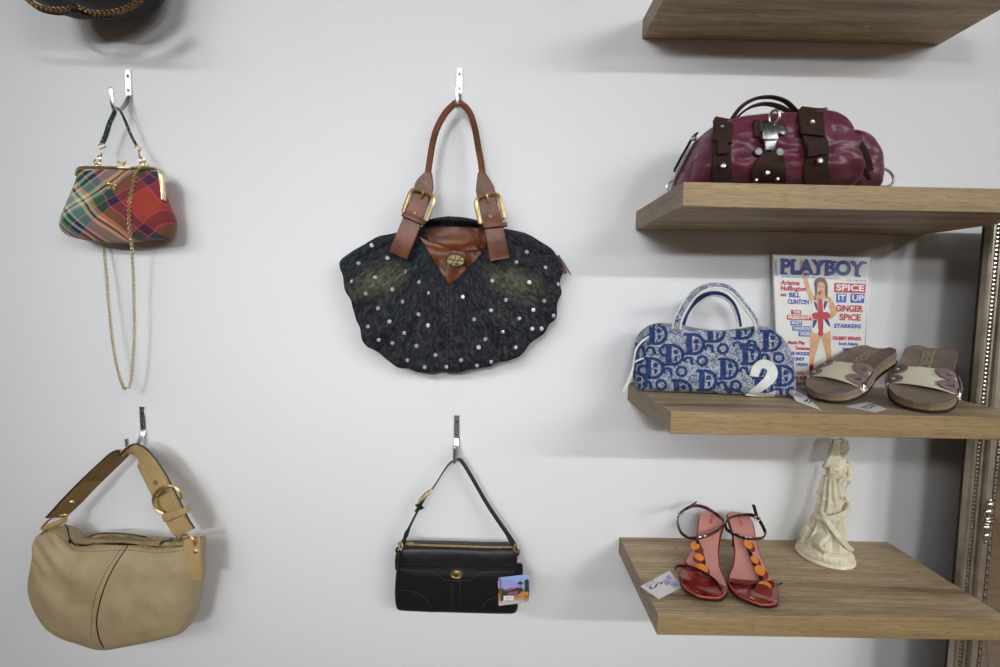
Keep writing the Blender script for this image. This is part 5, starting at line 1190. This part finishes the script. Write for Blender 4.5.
# ---------------------------------------------------------------- printed price cards
def build_card(corners, label, marks):
    """corners: near-left, near-right, far-right, far-left"""
    A, B_, C_, D_ = [V(p) for p in corners]; ux = B_-A; uy = D_-A; nn = ux.cross(uy).normalized(); nn = nn if nn.z > 0 else -nn
    root = thing('price_card', (A+B_+C_+D_)/4, label, 'price tag', 'white price cards')
    b = BM(); prism(b, [A, B_, C_, D_], nn*.0006); card = obj('card', b, plain('white card', (226, 224, 226), .6, nz=.015, nscale=80), root)
    def uv(u, v, o=.0008): return A+ux*u+uy*v+(C_-B_-D_+A)*(u*v)+nn*o
    for s, u, v, h, w, col in marks:
        b = BM()
        if s == '#':
            prism(b, [uv(u-w/2, v-h/2, .0006), uv(u+w/2, v-h/2, .0006), uv(u+w/2, v+h/2, .0006), uv(u-w/2, v+h/2, .0006)], nn*.0002); obj('printed_ornament', b, plain('lilac ink', col, .6, nz=.15, nscale=500), card)
        else:
            M = facing(uv(u, v), ux, uy); text_bm(b, s, h*uy.length*1.38, M, .00005, .00012, maxw=w*ux.length); obj('printed_price' if h > .25 else 'printed_line', b, plain('violet ink', col, .5), card, recalc=False)
Z4, Z3 = SHZ[3], SHZ[2]
def q4(px, py, z): return PZ(px, py, z)
L_ = (176, 158, 200); K_ = (150, 146, 160); P_ = (62, 34, 104)
build_card([q4(640.5, 586.5, Z4+.0006), q4(658.8, 599.2, Z4+.0006), q4(682.5, 587, Z4+.0006), q4(669.5, 570.7, Z4+.0006)], 'white price card lying beside the red sandals on the lowest shelf',
    [('S', .35, .30, .42, .16, P_), ('EUR', .16, .18, .16, .22, K_), ('No 12', .12, .36, .12, .2, K_), ('#', .45, .66, .16, .3, L_), ('#', .3, .82, .14, .24, L_), ('VINTAGE', .62, .74, .16, .4, L_), ('SHOP', .78, .86, .18, .26, L_)])
build_card([PZ(796, 401.5, Z3+.0008), PZ(822.5, 411.3, Z3+.0008), P(806, 396.5, -.130), P(788.5, 387, -.102)], 'white price card propped on edge beside the blue woven bag',
    [('65', .68, .40, .5, .22, P_), ('#', .35, .7, .2, .3, L_), ('VINTAGE', .55, .8, .18, .3, L_)])
build_card([PZ(845.5, 406.8, Z3+.0006), PZ(875, 412.3, Z3+.0006), PZ(886, 409, Z3+.0006), PZ(868, 402, Z3+.0006)], 'white price card lying flat between the toes of the two slides',
    [('65', .5, .45, .45, .3, P_), ('#', .4, .8, .2, .3, L_)])
# ---------------------------------------------------------------- red heeled sandals
def build_heel(toe, heel, mirror, label, ank, tail, discs, tline, tstrap):
    root = thing('heeled_sandal', V((toe.x, toe.y, Z4)), label, 'sandal', 'pair of red heeled sandals')
    U = V((heel.x-toe.x, heel.y-toe.y, 0)); L = U.length; U.normalize(); Sd = V((U.y, -U.x, 0)); Sd = Sd if Sd.x > 0 else -Sd
    HS = .068
    def zc(t): return .005+HS*smooth01(.30, .92, t)+.004*smooth01(.12, 0, t)
    def half(t):
        return interp([(0, .002), (.2, .004), (.45, -.004), (.7, -.002), (1, 0)], t)*mirror, interp([(0, .004), (.012, .0125), (.03, .0195), (.06, .0275), (.10, .0335), (.14, .037), (.25, .0425), (.34, .0405), (.46, .030), (.58, .0225), (.70, .0215), (.84, .0245), (.93, .022), (.98, .014), (1, .006)], t)
    def X(t, s, h): 
        c_, w = half(t); return toe+U*(L*t)+Sd*(c_+s)+V((0, 0, zc(t)+h))
    K = 44; ts = [.5-.5*math.cos(PI*k/K) for k in range(K+1)]
    def lay(nm, t0, t1, h0, h1, grow, m, parent=root, sk=0.0):
        b = BM(); rings = []
        for k in range(K+1):
            def Y(q, h):
                t = t0+(t1+sk*q-t0)*ts[k]; return X(t, (half(t)[1]+grow)*q, h)
            rings.append([Y(q, h1+.0012*abs(q)**3) for q in (-1, -.9, -.5, 0, .5, .9, 1)]+[Y(q, h0) for q in (1, .5, 0, -.5, -1)])
        loft(b, rings); return obj(nm, b, m, parent)
    pat = plain('dark red patent leather', (128, 16, 18), .12, coat=.6, spec=.6); pink = leather_mat('rose insole leather', (204, 142, 132), .5, .06, 600, .1, .06, .4)
    drk = plain('oxblood patent strap', (52, 16, 22), .16, coat=.6, nz=.1); blk = plain('black sole', (22, 20, 22), .4); rdg = plain('red edge', (166, 34, 34), .3)
    lay('sole', 0, 1, -.004, -.0005, .0012, blk); lay('welt', 0, 1, -.0005, .0016, .0004, rdg)
    ins = lay('insole', .0, 1, .0016, .0026, -.0012, pink); ivh = surf(ins); tp = lay('toe_panel', .0, .34, .0026, .0034, -.0020, pat, root, -.07 if mirror > 0 else .03)
    # cut the panel's rear edge at an angle: a strap lies over it
    b = BM(); c0 = X(.95, 0, -.004); hp = [(X(.90, 0, -.004), .019, .015), (X(.93, 0, -.014), .015, .013), (X(.95, 0, -.030), .0095, .009), (V((heel.x, heel.y, Z4+.030)), .006, .006), (V((heel.x, heel.y, Z4+.006)), .0045, .0045), (V((heel.x, heel.y, Z4+.0004)), .0048, .0048)]
    loft(b, [[p+Sd*(a*math.cos(2*PI*k/14))+U*(d*math.sin(2*PI*k/14)) for k in range(14)] for p, a, d in hp]); obj('stiletto_heel', b, plain('black heel', (24, 20, 22), .25), root)
    b = BM(); R_ = -Sd if mirror > 0 else -Sd; R_ = U.copy()
    M = Matrix.Identity(4); T0 = X(.86, 0, .0034); T1 = X(.80, 0, .0034); rr = (X(.93, 0, .003)-X(.76, 0, .003)).normalized(); nn = rr.cross(Sd); nn = nn if nn.z > 0 else -nn; uu = nn.cross(rr)
    M = Matrix(((-rr.x, -uu.x, nn.x, T0.x), (-rr.y, -uu.y, nn.y, T0.y), (-rr.z, -uu.z, nn.z, T0.z), (0, 0, 0, 1))); text_bm(b, 'miu miu', .0125, M, .00005, .0002, maxw=.032)
    for v in b.verts:
        d = v.co-toe; t = max(.7, min(.99, d.dot(U)/L)); v.co.z = toe.z+zc(t)+.0031
    obj('insole_lettering', b, plain('orange stamped lettering', (206, 74, 50), .5), root, recalc=False)
    # straps
    kk = crop(630, 480, 4.765)
    def k(x, y, d, o=.005):                       # keep the leather in front of the insole
        q = sight(ivh, kk(x, y, d), o); p = kk(x, y, d); p.z = max(p.z, Z4+.0045)
        return q if q is not None and (q-EYE).length < (p-EYE).length else p
    def nrm_(x, y, d):
        e = (kk(x, y, d)-EYE).normalized(); h = ivh.ray_cast(EYE, e); n_ = h[1] if h[0] is not None else V((0, -.6, .8))
        if n_.z < 0: n_ = -n_
        return (n_.normalized()*.75-e*.4).normalized()
    def over(x, y, d, o):
        q = sight(ivh, kk(x, y, d), o); return q if q is not None else kk(x, y, d)
    b = BM(); strap(b, cr([k(x, y, d, .007) for x, y, d in tstrap], 6), .0080, .0028, V((0, -.5, .8))); obj('toe_strap', b, drk, root)
    b = BM(); strap(b, cr([over(x, y, d, .006) if y > 285 else k(x, y, d) for x, y, d in tline], 6), .0075, .0024, (1, 0, 0)); ts_ = obj('t_strap', b, drk, root)
    b = BM(); q = cr([k(x, y, d) for x, y, d in ank], 6, True); strap(b, q, .0088, .0028, (0, -.35, .9), closed=True); an = obj('ankle_strap', b, drk, root)
    b = BM(); strap(b, cr([k(x, y, d) for x, y, d in tail], 5), .0068, .0024, (.2, -.5, .8)); obj('strap_tail', b, drk, an)
    bx, by, bd = tail[0]; b = BM(); p = k(bx, by, bd); q = [p+V((x, -.002, z)) for x, z in ((-.0045, -.004), (-.0045, .004), (.0045, .004), (.0045, -.004))]; tube(b, cr(q, 4, True), .0011, 6, closed=True); obj('buckle', b, MAT['steel'], an)
    red, org = plain('brick red leather disc', (126, 32, 28), .7, nz=.06, nscale=120), plain('orange leather disc', (218, 132, 44), .5, nz=.06, nscale=120)
    for n_, (x, y, d, r_, m_, ex, tl) in enumerate(discs):
        b = BM(); lathe(b, [(0, .0010), (r_*1.14, .0010), (r_*1.22, .0004), (r_*1.22, -.0006), (0, -.0008)], over(x, y, d, .008 if m_ == 'r' else .0125), nrm_(x, y, d)+V((tl*.35, 0, 0)), 22, ex, (.8, 0, -.5 if tl >= 0 else .5)); obj('leather_disc', b, red if m_ == 'r' else org, ts_)
    return root
def zq(px, py): q = PZ(px, py, Z4); return V((q.x, q.y, Z4+.004))
build_heel(zq(697, 603.5), zq(712, 546), 1, 'left of the two red heeled sandals, nearer the price card',
    [(240, 160, .075), (226, 190, .080), (232, 226, .088), (250, 258, .100), (290, 276, .110), (340, 274, .112), (395, 254, .105), (440, 222, .090), (446, 205, .075), (425, 175, .055), (385, 145, .045), (340, 126, .045), (300, 124, .050), (262, 140, .062)],
    [(240, 156, .078), (262, 138, .082), (290, 122, .084), (318, 104, .084)],
    [(330, 335, .118, .0070, 'r', 1.0, .15), (310, 312, .121, .0066, 'o', 1.1, -.1), (326, 380, .135, .0066, 'r', 1.2, .3), (330, 366, .138, .0058, 'o', 1.3, .3), (346, 432, .158, .0094, 'r', 1.15, .1), (342, 422, .161, .0078, 'o', 1.2, .1)],
    [(318, 282, .114), (332, 320, .118), (345, 365, .130), (350, 400, .146), (345, 430, .156)],
    [(216, 424, .150), (224, 412, .152), (250, 408, .156), (290, 416, .160), (340, 436, .168), (390, 466, .175), (420, 494, .178), (438, 522, .178)])
build_heel(zq(762, 613), zq(734, 546), -1, 'right of the two red heeled sandals, with the larger discs',
    [(606, 180, .070), (634, 224, .080), (644, 256, .085), (630, 276, .092), (590, 280, .102), (540, 274, .108), (500, 258, .104), (462, 236, .092), (456, 206, .075), (475, 182, .058), (520, 168, .048), (570, 166, .050)],
    [(604, 182, .076), (600, 160, .078), (594, 138, .079), (588, 118, .080)],
    [(572, 318, .116, .0090, 'r', .75, -.25), (562, 306, .119, .0078, 'o', .75, -.3), (602, 388, .132, .0078, 'r', .7, -.3), (594, 380, .135, .0066, 'o', .8, -.3), (632, 446, .150, .0094, 'r', .8, -.2), (618, 430, .153, .0080, 'o', .9, -.2), (636, 526, .172, .0106, 'r', 1.1, .0), (642, 504, .176, .0086, 'o', 1.05, .0)],
    [(545, 278, .110), (566, 330, .118), (590, 390, .132), (612, 440, .148), (632, 495, .166)],
    [(470, 490, .165), (484, 492, .170), (540, 496, .174), (600, 500, .178), (660, 508, .178), (700, 512, .174), (720, 520, .168)])
# ---------------------------------------------------------------- cast figurine of a draped woman
def build_statue():
    C0 = V((.722, -.064, Z4+.0004)); root = thing('figurine', C0, 'ivory resin figurine of a draped woman on a round beaded base', 'statuette')
    res = NT('ivory resin with darker hollows'); res.set(Roughness=.55); co = res.coord(); g = res.n('ShaderNodeNewGeometry')
    pt = res.ramp(g.outputs['Pointiness'], [(.44, (150, 134, 100)), (.49, (228, 220, 194)), (.56, (242, 236, 216))]); res.color(res.mix(pt, res.ramp(res.noise(co, 60, 4), [(.3, (214, 204, 176)), (.7, (255, 255, 255))]), .6, 'MULTIPLY'))  # colour follows the relief: hollows darker, ridges paler
    res.bump(res.noise(res.coord((1, 1, .5)), 120, 4, .6), .6, .004)
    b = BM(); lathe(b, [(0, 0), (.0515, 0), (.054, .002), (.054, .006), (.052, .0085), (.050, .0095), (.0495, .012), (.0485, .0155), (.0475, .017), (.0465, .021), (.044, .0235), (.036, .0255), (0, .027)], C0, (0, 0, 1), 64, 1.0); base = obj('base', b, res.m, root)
    b = BM()
    for k in range(34):
        a = 2*PI*k/34; ball(b, C0+V((math.cos(a)*.0492, math.sin(a)*.0492, 0.0137)), .0025, None, 8, 6)
    obj('beading', b, res.m, base, recalc=False)
    m = BM()
    def L(x, y, z): return C0+V((x, y, z))
    # skirt: gathered cloth from a wide swirling hem to the waist
    prof = [(.022, .040, .036, -.004), (.030, .043, .037, -.005), (.045, .038, .033, -.004), (.065, .031, .027, -.001), (.09, .0255, .0225, .001), (.12, .0225, .020, .003), (.145, .0215, .0185, .004), (.160, .0195, .0165, .005), (.172, .0165, .014, .005)]
    rings = []; NN = 72
    for i in range(40):
        z = .022+(.172-.022)*i/39; a_ = interp([(p[0], p[1]) for p in prof], z); d_ = interp([(p[0], p[2]) for p in prof], z); cx = interp([(p[0], p[3]) for p in prof], z); r = []
        amp = interp([(.022, .0052), (.06, .0046), (.10, .0026), (.172, .0014)], z); tw = (z-.02)*9
        for k in range(NN):
            t = 2*PI*k/NN; w = amp*(math.sin(9*t+tw*1.6+1.2*math.sin(2*t))+.5*math.sin(17*t-tw*2.3))
            r.append(L(cx+(a_+w)*math.cos(t), (d_+w)*math.sin(t), z+(.004*math.sin(9*t+1) if i == 0 else 0)))
        rings.append(r)
    loft(m, rings)
    # peplum over the hips with a ragged lower edge
    rings = []
    for i in range(14):
        f = i/13; z = .132+.046*f; a_ = .0262-.0085*f; d_ = .0232-.0075*f; r = []
        for k in range(NN):
            t = 2*PI*k/NN; w = (.0026-.0014*f)*math.sin(13*t+f*3)+.001*math.sin(5*t); r.append(L(.0045+(a_+w)*math.cos(t), (d_+w)*math.sin(t), z-(1-f)*.010*math.sin(3*t+2.2)-.004*(1-f)*math.sin(13*t)))
        rings.append(r)
    loft(m, rings)
    # trunk
    tr = [(.165, .0165, .0135, .005), (.178, .0160, .0132, .006), (.190, .0175, .0145, .007), (.202, .0195, .0150, .008), (.211, .0195, .0135, .009), (.218, .0150, .0110, .010), (.223, .0075, .0072, .011), (.232, .0062, .0064, .0125)]
    loft(m, [[L(cx+a_*math.cos(2*PI*k/32), d_*math.sin(2*PI*k/32)*.95-(.002 if .185 < z < .206 and math.sin(2*PI*k/32) < -.3 else 0), z) for k in range(32)] for z, a_, d_, cx in tr])
    for s in (-1, 1): ball(m, L(.0085+s*.0072, -.0125, .199), (.0068, .0052, .0068))
    # head bowed to her left shoulder, hair in curls, a veil on the other side
    hd = L(.0165, -.004, .244); Rm = Matrix.Rotation(.35, 3, 'Y') @ Matrix.Rotation(.25, 3, 'X'); ball(m, hd, (.0098, .0112, .0132), Rm, 20, 14)
    ball(m, hd+V((.001, -.0112, -.0022)), (.0015, .0024, .0032), Rm); ball(m, hd+V((.0015, -.0100, -.0070)), (.0030, .0014, .0012), Rm); ball(m, hd+V((.0015, -.0085, -.0108)), (.0042, .0032, .0030), Rm)
    for s in (-1, 1): ball(m, hd+V((.0005+s*.0042, -.0098, .0008)), (.0022, .0012, .0009), Rm); ball(m, hd+V((.0005+s*.0042, -.0102, .0028)), (.0028, .0012, .0007), Rm)
    random.seed(4)
    for k in range(46):
        a = random.uniform(-.3, PI+.3); e = random.uniform(-.5, 1.4); ball(m, hd+V((math.cos(a)*math.cos(e)*.0115, math.sin(a)*math.cos(e)*.0115+.001, math.sin(e)*.0145+.002)), random.uniform(.0028, .0042), None, 8, 6)
    for k in range(14): ball(m, hd+V((.0125-.0008*k, .002+.0006*k, -.004-.0022*k)), .0036, None, 8, 6)
    # raised right arm (left in view) holding a fold of cloth beside the head
    tube(m, cr([L(-.0085, .0, .208), L(-.0165, -.003, .203), L(-.0205, -.010, .208), L(-.0160, -.013, .226), L(-.0100, -.012, .246)], 6), [interp([(0, .0062), (.4, .0056), (1, .0042)], i/24) for i in range(25)], 10)
    ball(m, L(-.0090, -.0125, .252), (.0042, .0040, .0056))
    for k in range(4): tube(m, [L(-.0115+k*.0020, -.0145, .254), L(-.0118+k*.0024, -.0150, .260-(.001 if k in (0, 3) else 0)), L(-.0105+k*.0022, -.0140, .2645-(.002 if k in (0, 3) else 0))], .0013, 6)
    tube(m, [L(-.0052, -.0150, .250), L(-.0030, -.0160, .255), L(-.0025, -.0150, .2585)], .0014, 6)
    for k in range(5):
        x = -.012+.0042*k; tube(m, cr([L(x*.9, -.004, .262), L(x-.002, -.009+.001*(k % 2), .240), L(x-.003, -.0125, .222), L(x-.002, -.013, .206), L(x+.001, -.012, .190)], 5), [interp([(0, .0028), (.5, .0038), (1, .0024)], i/20) for i in range(21)], 8)
    # left arm (right in view): sleeve hangs, forearm crosses the waist
    tube(m, cr([L(.0270, -.001, .209), L(.0320, -.003, .200), L(.0335, -.008, .188), L(.0250, -.0165, .181), L(.0120, -.0195, .180)], 6), [interp([(0, .0072), (.45, .0074), (.7, .0052), (1, .0038)], i/24) for i in range(25)], 12)
    ball(m, L(.0085, -.0200, .1795), (.0048, .0030, .0036))
    for k in range(4): tube(m, [L(.0070, -.0215, .1820-k*.0019), L(.0030, -.0222, .1812-k*.0019), L(.0002+(.001 if k in (0, 3) else 0), -.0208, .1802-k*.0018)], .0012, 6)
    for k in range(6): tube(m, cr([L(.030+.001*k, -.004, .206-.002*k), L(.034+.0006*k, -.007, .190-.003*k), L(.030-.001*k, -.012, .168-.002*k)], 4), .0026, 6)
    # scarf that winds round the knees and trails to the hem
    for o, r_ in ((0, .0046), (.006, .0034), (-.005, .0034)):
        q = [L(.004+.030*math.cos(t), -.002+.027*math.sin(t), .112-.012*math.sin(t*.5)+.010*math.cos(t)+o) for t in [PI*.95+PI*1.15*i/16 for i in range(17)]]
        tube(m, cr(q, 3), r_, 8)
    for o in range(3): tube(m, cr([L(-.024, -.012, .108-.004*o), L(-.016-.003*o, -.028, .088), L(-.004-.003*o, -.034, .070), L(.012-.003*o, -.037, .052), L(.030-.003*o, -.034, .036), L(.042-.002*o, -.022, .028)], 5), [interp([(0, .0036), (.5, .0044), (1, .0030)], i/25) for i in range(26)], 8)
    # train of cloth swept to the left
    for k in range(6):
        a = PI*.80+k*.17; tube(m, cr([L(-.014, -.006, .088-.004*k), L(-.026+.002*k, -.012-.003*k, .062), L(.006+.046*math.cos(a), -.002+.040*math.sin(a)*-1 if False else -.004-.006*k, .044), L(-.044+.004*k, -.006-.006*k, .032)], 5), [interp([(0, .0036), (.6, .0062), (1, .0048)], i/15) for i in range(16)], 8)
    ball(m, L(-.036, .006, .050), (.011, .010, .016)); ball(m, L(-.030, .010, .066), (.008, .008, .012))
    bmesh.ops.recalc_face_normals(m, faces=m.faces[:])
    me = bpy.data.meshes.new('t'); m.to_mesh(me); m.free(); o = bpy.data.objects.new('t', me); COL.objects.link(o)
    md = o.modifiers.new('r', 'REMESH'); md.mode = 'VOXEL'; md.voxel_size = .0009; sm = o.modifiers.new('s', 'SMOOTH'); sm.factor = .5; sm.iterations = 2
    ev = bpy.data.meshes.new_from_object(o.evaluated_get(bpy.context.evaluated_depsgraph_get())); bpy.data.objects.remove(o)
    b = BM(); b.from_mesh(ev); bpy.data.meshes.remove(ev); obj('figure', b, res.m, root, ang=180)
build_statue()
bpy.context.view_layer.update()
